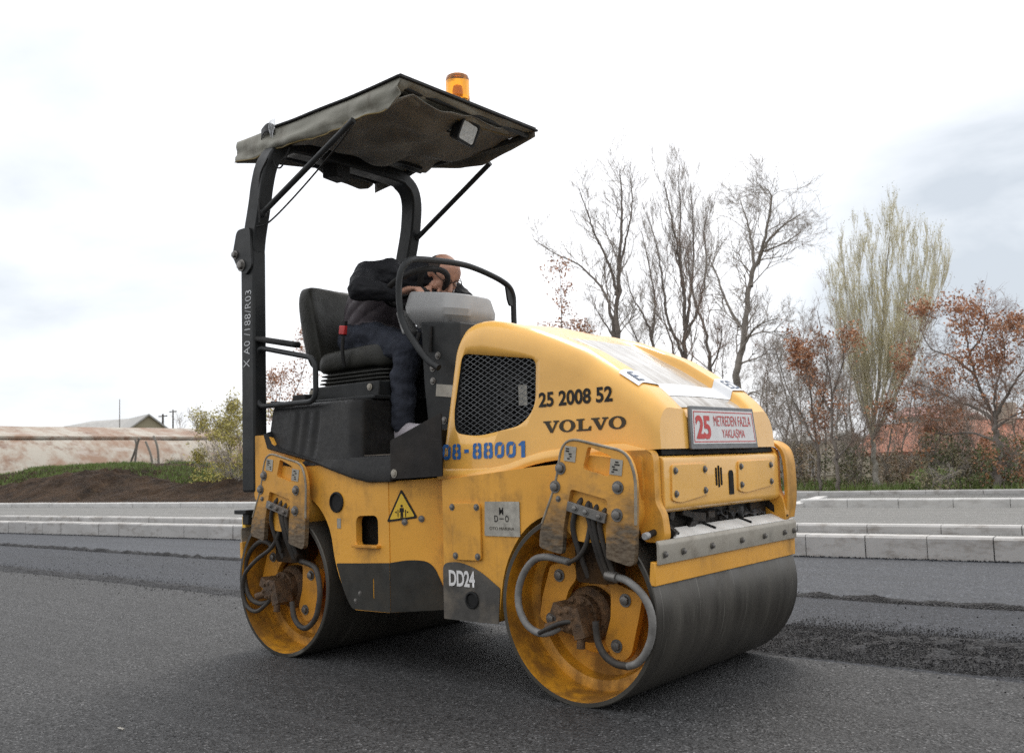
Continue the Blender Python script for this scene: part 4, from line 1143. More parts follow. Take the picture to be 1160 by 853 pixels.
# triangular warning sticker
tri = [(0, .655), (.150, .672), (.074, .800)]
tf = lambda o_: (lambda a, b, w_: on_panel(-.012, 0, o_)(a, b, w_))
mb = MB(); mb.plate(rpoly(tri, .012, 3), [], tf(.0022), 0, .0008); ts_ = mb.build('warning_sticker', MT['ink'], rf)
ctr = (sum(p[0] for p in tri)/3, sum(p[1] for p in tri)/3)
mb = MB(); mb.plate(rpoly([(ctr[0]+(x-ctr[0])*.80, ctr[1]+(y-ctr[1])*.80) for x, y in tri], .008, 3), [], tf(.0034), 0, .0005); mb.build('sticker_face', MT['sticker'], ts_)
mb = MB(); sx, sz = ctr[0], ctr[1]-.010
ff_ = tf(.0042)
mb.plate([(sx+.006*math.cos(2*PI*i/10), sz+.026+.006*math.sin(2*PI*i/10)) for i in range(10)], [], ff_, 0, .0003)
mb.plate([(sx-.009, sz+.018), (sx+.009, sz+.018), (sx+.012, sz-.002), (sx+.006, sz), (sx+.007, sz-.028), (sx+.001, sz-.028), (sx, sz-.012), (sx-.001, sz-.028), (sx-.007, sz-.028), (sx-.006, sz), (sx-.012, sz-.002)], [], ff_, 0, .0003)
for s_ in (-1, 1):
    mb.plate([(sx+s_*.016, sz-.022), (sx+s_*.020, sz-.022), (sx+s_*.020, sz+.010), (sx+s_*.016, sz+.010)], [], ff_, 0, .0003)
    mb.plate([(sx+s_*.024, sz-.006), (sx+s_*.034, sz-.001), (sx+s_*.024, sz+.004)], [], ff_, 0, .0003)
mb.build('sticker_symbol', MT['ink'], ts_)
mb = MB(); mb.box((-.468, YB-.0015, .645), (.026, .002, .045)); mb.build('safety_label', MT['label_plate'], rf)
# joint between the two frames
mb = MB(); mb.box((.06, 0, .50), (.34, .78, .42)); mb.lathe([(.09, 0), (.09, .5)], (.10, -.1, .28), (0, 0, 1), 24); mb.build('centre_joint', MT['black'], roller)
# tail lamp bracket behind the rear drum
mb = MB(); mb.box((-1.245, -.50, .60), (.03, .12, .14)); mb.build('tail_lamp', MT['amber_in'], roller, .006)
mb = MB(); mb.box((-1.22, -.50, .69), (.10, .20, .022)); mb.box((-1.20, -.50, .655), (.05, .16, .06)); mb.build('lamp_bracket', MT['rops'], roller, .004)

# ---- moulded operator platform
def platform():
    mb = MB()
    # seat pedestal: bulging sides with rounded front corner, ribs pressed into the side
    zs = [.915, .95, 1.0, 1.06, 1.12, 1.17, 1.20, 1.215, 1.222]
    rings = []
    for i, z in enumerate(zs):
        k_ = (z-.915)/.307
        y0 = -.585 + .055*k_ + (.02 if i == len(zs)-1 else 0) + (.006 if i == len(zs)-2 else 0)
        xr = -1.02 + (.0)*k_ + .0
        low = lerp_tab([(.915, 0), (1.0, 0), (1.222, 0)], z)
        xf = -.335 - .055*k_ - (.012 if i == len(zs)-1 else 0)
        ring = []
        n = 64
        for j in range(n+1):
            x = xr + (xf-.06-xr)*j/n
            g = 0
            for c in (-.81, -.735, -.66):
                g += .012*math.exp(-((x-c)/.016)**2)
            g *= max(0, min(1, (1.205-z)/.05))*max(0, min(1, (z-.93)/.05))
            ring.append(Vector((x, y0+g, z)))
        for j in range(1, 9):
            a = PI/2*j/8; ring.append(Vector((xf-.06+.06*math.sin(a), y0+.06*(1-math.cos(a)), z)))
        for j in range(1, 25):
            y = y0+.06 + (.52-y0-.06)*j/24
            g = .014*math.exp(-((y+.28)/.03)**2) + .012*math.exp(-((y+.14)/.05)**2)
            ring.append(Vector((xf-g*max(0, min(1, (1.2-z)/.06)), y, z)))
        ring += [Vector((xf-.06, .56, z)), Vector((xr, .56, z))]
        rings.append(ring)
    mb.loft(rings)
    p = mb.build('platform', MT['plastic'], roller, ang=40)
    # cut away the rear lower corner the way the moulding follows the frame: done by the frame standing proud
    # flowing skirt below pedestal and floor
    mb = MB(); sk = []
    top = [(-1.01, 1.09), (-.97, 1.03), (-.90, .985), (-.78, .955), (-.65, .945), (-.50, .945), (-.40, .945), (-.25, .945), (-.10, .945)]
    bot = [(-1.015, 1.075), (-.985, 1.008), (-.922, .995), (-.78, .965), (-.65, .937), (-.50, .893), (-.366, .857), (-.25, .835), (-.10, .835)]
    bot = [(a, b-.004) for a, b in bot]
    for (a, b), (c, d) in zip(top, bot):
        b = max(b, d+.012)
        sk.append([Vector((c, -.56, d)), Vector((c, -.598, d)), Vector((c, -.600, d+.012)), Vector((c*.5+a*.5, -.592, (b+d)/2)), Vector((a, -.578, b)), Vector((a, -.56, b+.004)), Vector((a, -.40, b+.004)), Vector((a, -.40, d))])
    mb.loft(sk)
    mb.build('platform_skirt', MT['plastic'], roller, .003, ang=45)
    return p
platform()
mb = MB(); mb.box((-.15, 0, .935), (.46, 1.13, .03)); mb.build('platform_floor', MT['plastic'], roller, .004)
mb = MB(); mb.box((-.22, -.18, .9525), (.30, .70, .005)); mb.build('floor_mat', MT['floor_mat'], roller)
mb = MB(); mb.plate(rpoly([(-.098, .843), (-.098, 1.012), (.215, 1.118), (.215, .852)], [.004, .012, .01, .004], 3), [], XZ(-.598), 0, .006)
kp = mb.build('kick_plate', MT['kick'], roller, .002)
bb = Bolts(); bb.bolt((-.075, -.599, .868), (0, -1, 0), .013, .008); bb.build('plate_bolts', MT['scraper'], kp)
mb = MB(); mb.plate([(-.09, .90), (-.02, .90), (.10, .90), (.10, 1.06), (.06, 1.05)], [], XZ(-.50), 0, .9); mb.build('dash_toe_board', MT['plastic'], roller, .01)

# ---- seat
mb = MB(); mb.box((-.70, -.03, 1.232), (.64, .80, .020)); mb.box((-.66, -.05, 1.275), (.52, .66, .075)); mb.build('seat_base', MT['rops'], roller, .006)
bb = Bolts()
for x in (-.90, -.46): bb.bolt((x, -.384, 1.285), (0, -1, 0), .012, .009)
bb.build('base_bolts', MT['scraper'], roller)
mb = MB(); rings = []
for i in range(17):
    z = 1.312 + .078*i/16; k_ = (.018 if i % 4 < 2 else -.004) ; 
    a, b = .262+k_-.02*(i/16), .262+k_-.01*(i/16)
    rings.append([Vector((-.67+p[0], -.05+p[1], z)) for p in rpoly([(-a, -b), (a, -b), (a, b), (-a, b)], .07, 5)])
mb.loft(rings); mb.build('seat_bellows', MT['vinyl'], roller, ang=60)
def cushion():
    mb = MB(); rings = []
    prof = [(0, .90), (.012, .97), (.04, 1.0), (.07, .985), (.092, .93), (.105, .82), (.112, .55), (.113, .2)]
    for dz, k_ in prof:
        a, b = .285*k_, .270*k_
        rg = []
        for p in rpoly([(-a, -b), (a, -b), (a, b), (-a, b)], .10*k_, 7):
            z = 1.385+dz + .030*max(0, p[0]/.28)**2 - .0*abs(p[1]) + .022*(abs(p[1])/.27)**3*(1 if dz > .06 else 0)
            z += .006*mnoise.noise((p[0]*9, p[1]*9, dz*8))
            rg.append(Vector((-.69+p[0], -.05+p[1], z - (.025 if p[0] > .2 and dz < .05 else 0))))
        rings.append(rg)
    mb.loft(rings); return mb.build('seat_cushion', MT['vinyl'], roller, ang=70, sub=1)
cushion()
def backrest():
    mb = MB(); rings = []
    tilt = .16
    for k_, (s_, wd, th) in enumerate(((0, .20, .07), (.03, .235, .10), (.10, .25, .12), (.20, .255, .125), (.30, .262, .12), (.38, .262, .105), (.43, .25, .085), (.455, .235, .06), (.465, .20, .03))):
        rg = []
        n = 28
        for j in range(n):
            q = 2*PI*j/n
            cx, cy = math.cos(q), math.sin(q)
            # rounded block with bolsters standing forward at both edges
            y = wd*math.copysign(abs(cy)**.45, cy); x = th*.5*math.copysign(abs(cx)**.5, cx)
            if cx > 0: x += .045*(abs(y)/wd)**3*(1 if s_ < .42 else .6)
            rg.append(Vector((-.985 + x - math.tan(tilt)*s_, -.07 + y, 1.405 + s_)))
        rings.append(rg)
    mb.loft(rings); return mb.build('seat_backrest', MT['vinyl'], roller, ang=70, sub=1)
backrest()
# belt buckle and armrests
mb = MB(); mb.tube(smooth_path([(-.70, -.335, 1.40), (-.70, -.345, 1.48), (-.695, -.345, 1.56)], 5), .010, 8); mb.box((-.69, -.345, 1.60), (.035, .022, .075), Matrix.Rotation(.15, 3, 'Y'))
bk = mb.build('belt_buckle', MT['rubber'], roller, .004)
mb = MB(); mb.box((-.688, -.350, 1.590), (.042, .022, .045), Matrix.Rotation(.15, 3, 'Y')); mb.build('buckle_button', MT['red_plastic'], bk, .004)
mb = MB()
fr = rpoly([(-1.125, 1.225), (-1.125, 1.533), (-.655, 1.432), (-.655, 1.222)], [.06, .06, .06, .06], 6)
pth = [Vector((x, -.555, z)) for x, z in fr]; mb.tube(pth+[pth[0]], .0135, 10)
mb.build('armrest_frame', MT['tube'], roller, ang=60)
mb = MB(); mb.bar((-1.13, -.555, 1.578), (-.79, -.555, 1.510), .05, .03); mb.build('armrest_pad', MT['rubber'], roller, .012, 3)
mb = MB(); mb.bar((-1.0, .30, 1.56), (-.62, .30, 1.50), .05, .03); mb.build('armrest_pad', MT['rubber'], roller, .012, 3)
mb = MB(); mb.box((-.98, -.50, 1.232), (.16, .05, .022), Matrix.Rotation(.1, 3, 'Y')); mb.box((-.86, -.47, 1.245), (.10, .06, .05)); mb.build('side_latch', MT['rubber'], roller, .006)

# ---- steering column, console and wheel
mb = MB()
prof = [(-.10, .945), (-.135, 1.25), (-.15, 1.57), (.10, 1.54), (.10, .945)]
mb.plate(prof, [], XZ(-.34), 0, .66); st = mb.build('console_column', MT['rops'], roller, .008)
mb = MB(); mb.box((-.0, -.344, 1.235), (.105, .004, .055), Matrix.Rotation(.12, 3, 'Y')); lb = mb.build('info_label', MT['label_plate'], st)
bb = Bolts()
for x, z in ((-.075, 1.345), (-.075, 1.285), (-.01, 1.10), (-.04, 1.40)): bb.bolt((x, -.341, z), (0, -1, 0), .012, .009)
bb.build('column_bolts', MT['bolt'], st)
mb = MB(); mb.tube([(-.075, -.348, 1.54), (-.08, -.350, 1.42)], .008, 8); mb.tube(smooth_path([(-.155, -.34, 1.52), (-.17, -.35, 1.46), (-.15, -.345, 1.42)], 4), .010, 8); mb.build('console_cable', MT['rubber'], st)
def console():
    mb = MB(); rings = []
    # (z, x0, x1, half width, corner)
    base = [(-.335, -.25), (-.275, -.315), (-.01, -.315), (.065, -.235), (.035, -.02), (-.03, .07), (-.31, .07), (-.375, .0)]
    cx_, cy_ = -.15, -.12
    for z, k_ in ((1.545, .70), (1.562, .86), (1.600, .98), (1.632, 1.0), (1.700, .90), (1.707, .86)):
        rings.append([Vector((cx_+(x-cx_)*k_, cy_+(y-cy_)*k_, z - .04*(x+.06)/.3*(1 if z > 1.55 else .4))) for x, y in rpoly(base, .03, 2)])
    mb.loft(rings); return mb.build('console', MT['console'], roller, .006, 2, ang=25)
console()
mb = MB(); mb.box((-.36, -.22, 1.60), (.035, .09, .13), Matrix.Rotation(-.35, 3, 'Y')); mb.build('console_end', MT['console'], roller, .012)
# guard rail round the console
G = [(.02, -.40, 1.335), (-.055, -.405, 1.38), (-.195, -.41, 1.555), (-.215, -.415, 1.68), (-.205, -.415, 1.80), (-.19, -.375, 1.862), (-.20, -.30, 1.885), (-.20, 0, 1.905), (-.20, .17, 1.89), (-.20, .36, 1.85), (-.20, .42, 1.80), (-.205, .425, 1.70), (-.205, .425, 1.50)]
g2 = [G[0]]
for a, b in zip(G, G[1:]): g2 += [tuple(Vector(a).lerp(Vector(b), .25)), tuple(Vector(a).lerp(Vector(b), .75))]
g2.append(G[-1]); mb = MB(); mb.tube(smooth_path(g2, 4), .0155, 12); gr_ = mb.build('guard_rail', MT['tube'], roller, ang=60)
mb = MB(); mb.plate(rpoly([(.355, 1.845), (.415, 1.80), (.415, 1.73), (.385, 1.73), (.37, 1.76)], .01, 3), [], YZ(-.207), 0, .012); mb.build('rail_gusset', MT['tube'], gr_, .002)
# steering wheel: tilted ring with three spokes
wc = on('y', -.15, 472, 326); wn = Vector((-.42, .0, .90)).normalized()
wa = wn.cross(Vector((0, 1, 0))).normalized(); wb = wn.cross(wa)
mb = MB(); ringp = [wc + (wa*math.cos(q)+wb*math.sin(q))*.165 for q in (2*PI*i/48 for i in range(49))]
mb.tube(ringp, .015, 10, cap=False)
for q in (.5, 2.6, 4.7):
    mb.bar(wc + (wa*math.cos(q)+wb*math.sin(q))*.155, wc - wn*.03, .03, .010, wn)
mb.lathe([(.045, 0), (.045, .02), (.03, .03)], wc-wn*.045, wn, 20)
mb.cyl(wc-wn*.04, wc-wn*.20, .028)
mb.build('steering_wheel', MT['rubber'], roller, ang=50)

# ---- roll-over frame (an upside-down U, leaning forward above its hinge)
def rect_sweep(mb, pts, wx, wy):
    rings = []; P = [Vector(p) for p in pts]
    for i, p in enumerate(P):
        t = (P[min(i+1, len(P)-1)]-P[max(i-1, 0)]).normalized()
        rx = Vector((1, 0, 0)); rx = (rx - t*rx.dot(t)).normalized(); ry = t.cross(rx)
        rings.append([p+rx*a+ry*b for a, b in ((-wx/2, -wy/2), (wx/2, -wy/2), (wx/2, wy/2), (-wx/2, wy/2))])
    mb.loft(rings)
for s_ in (-1, 1):
    mb = MB(); mb.bar((-1.165, s_*.545, .79), (-1.165, s_*.545, 2.04), .08, .112, (1, 0, 0))
    po = mb.build('rops_post', MT['rops'], roller, .012, 3)
    mb = MB(); mb.plate(rpoly([(-1.225, 1.95), (-1.275, 2.03), (-1.235, 2.16), (-1.12, 2.16), (-1.105, 1.95), (-1.16, 1.91)], [.02, .02, .03, .03, .02, .02], 4), [], XZ(s_*.592), -.006, .006)
    hg = mb.build('hinge_plate', MT['rops'], po, .002)
    bb = Bolts()
    bb.bolt((-1.245, s_*.599, 2.03), (0, s_, 0), .016, .018); bb.bolt((-1.19, s_*.599, 1.965), (0, s_, 0), .022, .02)
    bb.build('hinge_bolts', MT['bolt'], hg)
    if s_ < 0:
        txt = text_bm('X A0 /188/R03', .052, .40, -.004, 1.1)
        lay(txt, lambda a, b: Vector((-1.145-b+.05*a, -.5872, 1.43+a)), 'post_marking', MT['chalk'], po)
    else:
        mb = MB(); mb.box((-1.095, .53, 2.33), (.004, .03, .10)); mb.build('post_label', MT['white'], po)
arch = [(-1.165, -.545, 2.02), (-1.15, -.545, 2.12), (-1.105, -.545, 2.28), (-1.085, -.543, 2.38), (-1.065, -.53, 2.48), (-1.05, -.495, 2.55), (-1.045, -.44, 2.59), (-1.04, -.36, 2.61), (-1.04, 0, 2.615)]
arch = arch + [(x, -y, z) for x, y, z in arch[-2::-1]]
mb = MB(); rect_sweep(mb, smooth_path(arch, 3), .105, .078); mb.build('rops_arch', MT['rops'], roller, .010, 2, ang=40)
for s_, a, b in ((-1, (-1.06, -.56, 2.225), (-.36, -.545, 2.545)), (1, (-1.09, .56, 2.255), (-.44, .545, 2.60))):
    mb = MB(); mb.tube([a, b], .0155, 10); mb.sphere(a, .022); mb.build('canopy_brace', MT['tube'], roller, ang=60)
for pts in ([(-1.07, -.59, 2.15), (-1.0, -.56, 2.17), (-.80, -.53, 2.29), (-.55, -.50, 2.46), (-.42, -.46, 2.60)],
            [(-1.03, -.60, 2.16), (-1.06, -.58, 2.30), (-1.05, -.58, 2.42), (-1.0, -.57, 2.50)],
            [(-1.02, -.53, 2.53), (-.98, -.53, 2.46), (-.93, -.53, 2.455), (-.88, -.52, 2.54)]):
    mb = MB(); mb.tube(smooth_path(pts, 8), .0045, 6); mb.build('lamp_cable', MT['rubber'], roller, ang=60)

# ---- tarp roof
X0, X1, YC, ZT = -1.365, -.085, .500, 2.69
def cloth(name, fn, nu, nv, mat, thick=.004, parent=roller):
    mb = MB(); mb.grid([[fn(i/nu, j/nv) for j in range(nv+1)] for i in range(nu+1)])
    return mb.build(name, mat, parent, ang=75, solid=thick)
nz = lambda *a: mnoise.noise(a)
def top_z(x, y):
    return ZT + .016*nz(x*2.5, y*2.5, 1) + .010*math.cos(PI*y/(2*YC)) - .014*math.sin(PI*max(0, min(1, (x-X0)/(X1-X0))))*(abs(y)/YC)**4
can = cloth('canopy', lambda u, v: (lambda x, y: Vector((x, y, top_z(x, y))))(X0+(X1-X0)*u, -YC+2*YC*v), 30, 24, MT['tarp'])
# black trim strips along the upper edges
mb = MB()
for i in range(24):
    x = X0+.34+(X1-X0-.34)*i/24; x2 = X0+.34+(X1-X0-.34)*(i+1)/24
    mb.bar((x, -YC-.004, top_z(x, -YC)+.006), (x2, -YC-.004, top_z(x2, -YC)+.006), .022, .012)
mb.bar((X1+.004, -YC-.01, top_z(X1, -YC)+.006), (X1+.008, YC+.0, top_z(X1, YC)+.004), .02, .016)
mb.bar((X1-.10, YC-.01, top_z(X1, YC)+.008), (X1+.012, YC+.005, top_z(X1, YC)+.004), .05, .012)
mb.build('canopy_trim', MT['tarp_edge'], can, .003)
NB = lambda x: lerp_tab([(X0, 2.572), (-1.16, 2.562), (-1.10, 2.578), (-.87, 2.548), (-.40, 2.556), (-.15, 2.560), (X1, 2.60)], x)
def near(u, v):
    x = X0+(X1-X0)*u; zb = NB(x)+.012*nz(x*7, 0, 3); zt = top_z(x, -YC)
    tear = .0
    y = -YC - .006*v - .022*math.sin(v*PI)*(.5+.5*nz(x*2.2, 1, 17)) + .05*nz(x*4, v*2, 5)*v + .022*nz(x*11, v*3, 7)*v - .022*abs(nz(x*3+v*1.6, v*1.1, 19))*v - .02*v*max(0, (x+.5))/.4*0
    return Vector((x, y, zt+(zb-zt)*v - tear))
cloth('side_valance', near, 70, 8, MT['tarp'], parent=can)
mb = MB(); mb.tube([near(i/70, 1)+Vector((0, -.004, 0)) for i in range(0, 66)], .0035, 6); mb.build('valance_piping', MT['piping'], can, ang=60)
# front valance, rolled inward and creased
FBT = sorted((on('x', -.12, x, y).y, on('x', -.12, x, y).z) for x, y in ((453, 108), (462, 104), (480, 117), (493, 116), (514, 126), (535, 136), (557, 144), (586, 150), (600, 149)))
FB = lambda y: lerp_tab(FBT, y)
def front(u, v):
    y = -YC+2*YC*u; zt = top_z(X1, y); zb = FB(y)
    x = X1 - .09*v*v + .030*nz(y*6, v*3, 2)*v + .034*math.sin(v*PI)*nz(y*4.5, 1, 8)
    return Vector((x, y, zt+(zb-zt)*v + .012*nz(y*7, v*2, 11)*v))
cloth('front_valance', front, 60, 8, MT['tarp'], parent=can)
mb = MB(); mb.tube([front(i/60, 1)+Vector((.003, 0, -.002)) for i in range(14, 61)], .0035, 6); mb.build('valance_piping', MT['piping'], can, ang=60)
FBf = lambda x: lerp_tab([(X0, 2.61), (-1.1, 2.64), (-.93, 2.675), (-.85, 2.655), (-.64, 2.607), (-.47, 2.585), (-.25, 2.62), (X1, 2.66)], x)
def far(u, v):
    x = X0+(X1-X0)*u; zt = top_z(x, YC); zb = FBf(x)
    return Vector((x, YC+.012*nz(x*5, v*2, 21)*v+.008, zt+(zb-zt)*v))
cloth('side_valance', far, 60, 6, MT['tarp_dark'], parent=can)
RB = lambda y: lerp_tab([(-YC, 2.575), (-.3, 2.62), (.05, 2.67), (.15, 2.63), (.29, 2.622), (.39, 2.612), (.46, 2.63), (YC, 2.66)], y)
def rearv(u, v):
    y = -YC+2*YC*u; zt = top_z(X0, y); zb = RB(y)
    return Vector((X0-.01*v+.015*nz(y*5, v, 31)*v, y, zt+(zb-zt)*v))
cloth('rear_valance', rearv, 50, 6, MT['tarp_dark'], parent=can)
def lining(u, v):
    x = -.90 + (X1-.035+.90)*u; y = -YC+.008+(2*YC-.016)*v
    e_ = (1-abs(2*v-1)**2.5)
    z = 2.680 - .085*e_*(.6+.4*math.sin(PI*min(1, u*1.1))) + .055*nz(x*3.2, y*2.6, 41) - .03*abs(nz(x*2+y*2.5, y*1.5, 47)) + .022*nz(x*8, y*7, 43)
    z -= .03*max(0, 1-u*5)
    if v < .12: z -= (.12-v)/.12*.075
    return Vector((x, y, z))
cloth('roof_lining', lining, 44, 44, MT['tarp_dark'], parent=can)
mb = MB()
mb.tube([(-.95, -.50, 2.655), (-.95, .50, 2.655)], .016, 8); mb.tube([(-.55, -.50, 2.67), (-.55, .50, 2.67)], .014, 8)
for y in (-.49, .49): mb.tube([(X0+.03, y, 2.668), (X1-.04, y, 2.668)], .013, 8)
for x in (X0+.03, X1-.04): mb.tube([(x, -.49, 2.668), (x, .49, 2.668)], .013, 8)
mb.bar((-1.02, -.30, 2.60), (-1.02, .40, 2.60), .07, .02); mb.bar((-.86, -.35, 2.625), (-.86, .40, 2.625), .05, .02)
mb.build('roof_frame', MT['rops'], can, .002, ang=50)
mb = MB(); bxp = on('x', -1.06, 381, 192); mb.box((bxp.x, bxp.y, bxp.z), (.10, .13, .12), Matrix.Rotation(.2, 3, 'Z')); mb.build('roof_speaker', MT['rubber'], can, .01)
mb = MB(); mb.box((-.86, -.14, 2.611), (.045, .17, .005)); mb.build('roof_label', simple('faded_red_label', (.22, .05, .045), .6), can)
# torn flap on the near edge
mb = MB(); mb.grid([[Vector((-1.13+.11*i/8, -YC-.012-.016*math.sin(PI*i/8)*j/4, top_z(-1.1, -YC)+.012+.022*math.sin(PI*i/8)-.055*j/4)) for j in range(5)] for i in range(9)])
mb.build('torn_flap', MT['tarp_edge'], can, solid=.003)
mb = MB()
for k_ in range(5): mb.tube(smooth_path([(-1.03+.01*k_, -YC-.03, 2.715+.01*random.random()), (-1.035+.012*k_, -YC-.035, 2.68), (-1.03+.02*random.random(), -YC-.03, 2.62+.02*random.random())], 4), .0016, 4)
mb.build('tie_string', MT['chalk'], can)
# work lamp under the front edge
lc = on('x', -.20, 526, 150); lrot = Matrix.Rotation(.35, 3, 'Y') @ Matrix.Rotation(-.15, 3, 'X')
mb = MB(); rings = []
for d, k_ in ((-.055, .55), (-.04, .85), (.0, .98), (.03, 1.05), (.034, 1.05), (.034, .9), (.026, .88)):
    rings.append([lc + lrot @ Vector((d, a*k_, b*k_)) for a, b in rpoly([(-.066, -.058), (.066, -.058), (.066, .058), (-.066, .058)], .018, 4)])
mb.loft(rings); lamp = mb.build('work_lamp', MT['rubber'], can, .002)
mb = MB(); mb.loft([[lc + lrot @ Vector((d, a, b)) for a, b in rpoly([(-.055, -.047), (.055, -.047), (.055, .047), (-.055, .047)], .014, 4)] for d in (.025, .030)])
mb.build('lamp_glass', MT['lamp_glass'], lamp)
mb = MB(); mb.bar(lc+Vector((-.02, 0, .05)), lc+Vector((-.03, .0, .13)), .03, .008); mb.tube(smooth_path([lc+Vector((-.05, 0, 0)), lc+Vector((-.10, -.10, .03)), lc+Vector((-.06, -.20, .06)), lc+Vector((0, -.22, .11))], 6), .004, 6)
mb.build('lamp_bracket', MT['rubber'], lamp)
# amber beacon
bc = Vector((-.17, .0, top_z(-.17, 0)))
bt = on('x', -.17, 518, 86)
mb = MB(); mb.lathe([(.055, 0), (.055, .02), (.045, .028), (.045, .05)], (bt.x, bt.y, ZT), (0, 0, 1), 24); bcn = mb.build('beacon', MT['rubber'], can, .002)
hb = bt.z - (ZT+.045)
mb = MB(); mb.lathe([(.060, 0), (.062, .01)] + [(.059+.0022*(i % 2), .012+(hb-.03)*i/14) for i in range(15)] + [(.056, hb-.008), (.046, hb-.001), (.001, hb)], (bt.x, bt.y, ZT+.045), (0, 0, 1), 32)
mb.build('beacon_lens', MT['amber'], bcn)
mb = MB(); mb.lathe([(.016, 0), (.018, hb*.3), (.014, hb*.5), (.005, hb*.55)], (bt.x, bt.y, ZT+.05), (0, 0, 1), 20); mb.build('beacon_reflector', MT['amber_in'], bcn)

# ================================================================== THE OPERATOR
def person():
    root = empty('person', (-.70, -.05, .955))
    tag(root, 'person in black jacket, padded vest and dark jeans bending over the steering wheel', 'person')
    prim = []      # (label, a, b, ra, rb)
    V3 = Vector
    def cap(lbl, a, b, ra, rb): prim.append((lbl, V3(a), V3(b), ra, rb))
    hipR, hipL = V3((-.735, -.165, 1.555)), V3((-.735, .055, 1.555))
    kneeR, kneeL = on('y', -.25, 462, 397), V3((-.27, .06, 1.48))
    ankR, ankL = on('y', -.285, 456, 480), V3((-.335, -.02, 1.10))
    # pelvis and trunk, leaning forward and to the right
    cap('jeans', (-.77, -.14, 1.56), (-.77, .06, 1.56), .135, .135)
    cap('jeans', (-.72, -.14, 1.57), (-.72, .04, 1.57), .115, .115)
    cap('vest', (-.77, -.11, 1.62), (-.70, -.13, 1.74), .135, .14); cap('vest', (-.77, .02, 1.62), (-.68, 0, 1.75), .135, .14)
    cap('vest', (-.70, -.13, 1.74), (-.60, -.13, 1.83), .14, .12); cap('vest', (-.68, 0, 1.75), (-.56, .02, 1.84), .14, .12)
    shR, shL = V3((-.615, -.235, 1.865)), V3((-.47, .16, 1.85))
    neck0, neck1 = V3((-.52, -.03, 1.885)), V3((-.42, .0, 1.885))
    cap('sleeve', (-.58, -.14, 1.86), (-.50, .03, 1.865), .105, .10)
    cap('sleeve', neck0, V3((-.43, .0, 1.875)), .085, .072)
    cap('sleeve', shR, (-.56, -.16, 1.87), .088, .10)
    elR, wrR = V3((-.50, -.40, 1.765)), V3((-.375, -.27, 1.745))
    cap('sleeve', shR, elR, .080, .062); cap('sleeve', elR, wrR + (elR-wrR)*.12, .060, .040)
    cap('skin', wrR + (elR-wrR)*.15, wrR, .030, .026)
    elL, wrL = V3((-.38, .30, 1.72)), V3((-.40, .06, 1.775))
    cap('sleeve', shL, elL, .075, .058); cap('sleeve', elL, wrL, .055, .038); cap('skin', wrL, wrL+(wrL-elL)*.12, .028, .026)
    # legs
    for hp, kn, an in ((hipR, kneeR, ankR), (hipL, kneeL, ankL)):
        md = hp.lerp(kn, .5)+V3((0, 0, .008))
        cap('jeans', hp, md, .112, .094); cap('jeans', md, kn, .094, .073)
        m2 = kn.lerp(an, .35)+V3((-.015, 0, 0)); cap('jeans', kn, m2, .072, .066); cap('jeans', m2, an+V3((0, 0, .01)), .066, .058)
        cap('jeans', an+V3((0, 0, .04)), an+V3((.005, 0, .012)), .058, .057)
    # head: skull, face, jaw, nose, ears; looking down past the wheel
    hd = on('y', .04, 501, 314)
    f = V3((.74, -.14, -.64)).normalized()          # the way the face looks
    upd = V3((.50, -.02, .84)); upd = (upd - f*upd.dot(f)).normalized(); sd_ = f.cross(upd).normalized()
    H = lambda a, b, c: hd + f*a + upd*b + sd_*c
    cap('skin', H(-.025, .035, 0), H(.015, .035, 0), .078, .076)
    cap('skin', H(.03, -.02, 0), H(.045, -.065, 0), .060, .042)
    cap('skin', H(.02, -.05, -.025), H(.02, -.05, .025), .045, .045)
    cap('skin', H(.082, .015, 0), H(.105, -.022, 0), .010, .014)
    for s_ in (-1, 1):
        cap('skin', H(-.005, .012, s_*.078), H(-.010, -.025, s_*.076), .017, .011)
        cap('skin', H(.074, .030, s_*.018), H(.070, .030, s_*.042), .011, .010)
        cap('skin', H(.055, -.012, s_*.038), H(.05, -.02, s_*.045), .024, .02)
    cap('skin', H(.085, -.052, -.016), H(.085, -.052, .016), .010, .010)
    cap('skin', V3((-.45, .0, 1.875)), H(-.02, -.05, 0), .058, .056)
    # right hand closed over the rim
    def hand(wr, to, nrm, lbl='skin'):
        d = (to-wr).normalized(); n = (nrm - d*nrm.dot(d)).normalized(); s_ = d.cross(n)
        for k_ in (-1, -.33, .33, 1):
            cap('skin', wr+d*.012+s_*.012*k_, wr+d*.078+s_*.026*k_, .015, .0135)
        for k_, ln in ((-1, .85), (-.33, 1), (.33, .96), (1, .78)):
            b = wr+d*.082+s_*.027*k_; p1 = b+(d*.036-n*.010)*ln; p2 = p1+(d*.012-n*.026)*ln; p3 = p2+(-d*.012-n*.016)*ln
            cap('skin', b, p1, .0098, .0090); cap('skin', p1, p2, .0090, .0084); cap('skin', p2, p3, .0084, .0074)
        t0 = wr+d*.025-s_*.026*1; t1 = t0+d*.030-s_*.022-n*.012; t2 = t1+d*.026-s_*.002-n*.018
        cap('skin', t0, t1, .0125, .0108); cap('skin', t1, t2, .0105, .0085)
    hand(wrR, wrR+V3((.13, .05, .03)), V3((-.25, -.25, .95)))
    hand(wrL+(wrL-elL)*.1, wrL+V3((.03, -.14, .03)), V3((-.2, 0, 1)))
    # shape the surface: union of tapered capsules through a voxel remesh
    mb = MB()
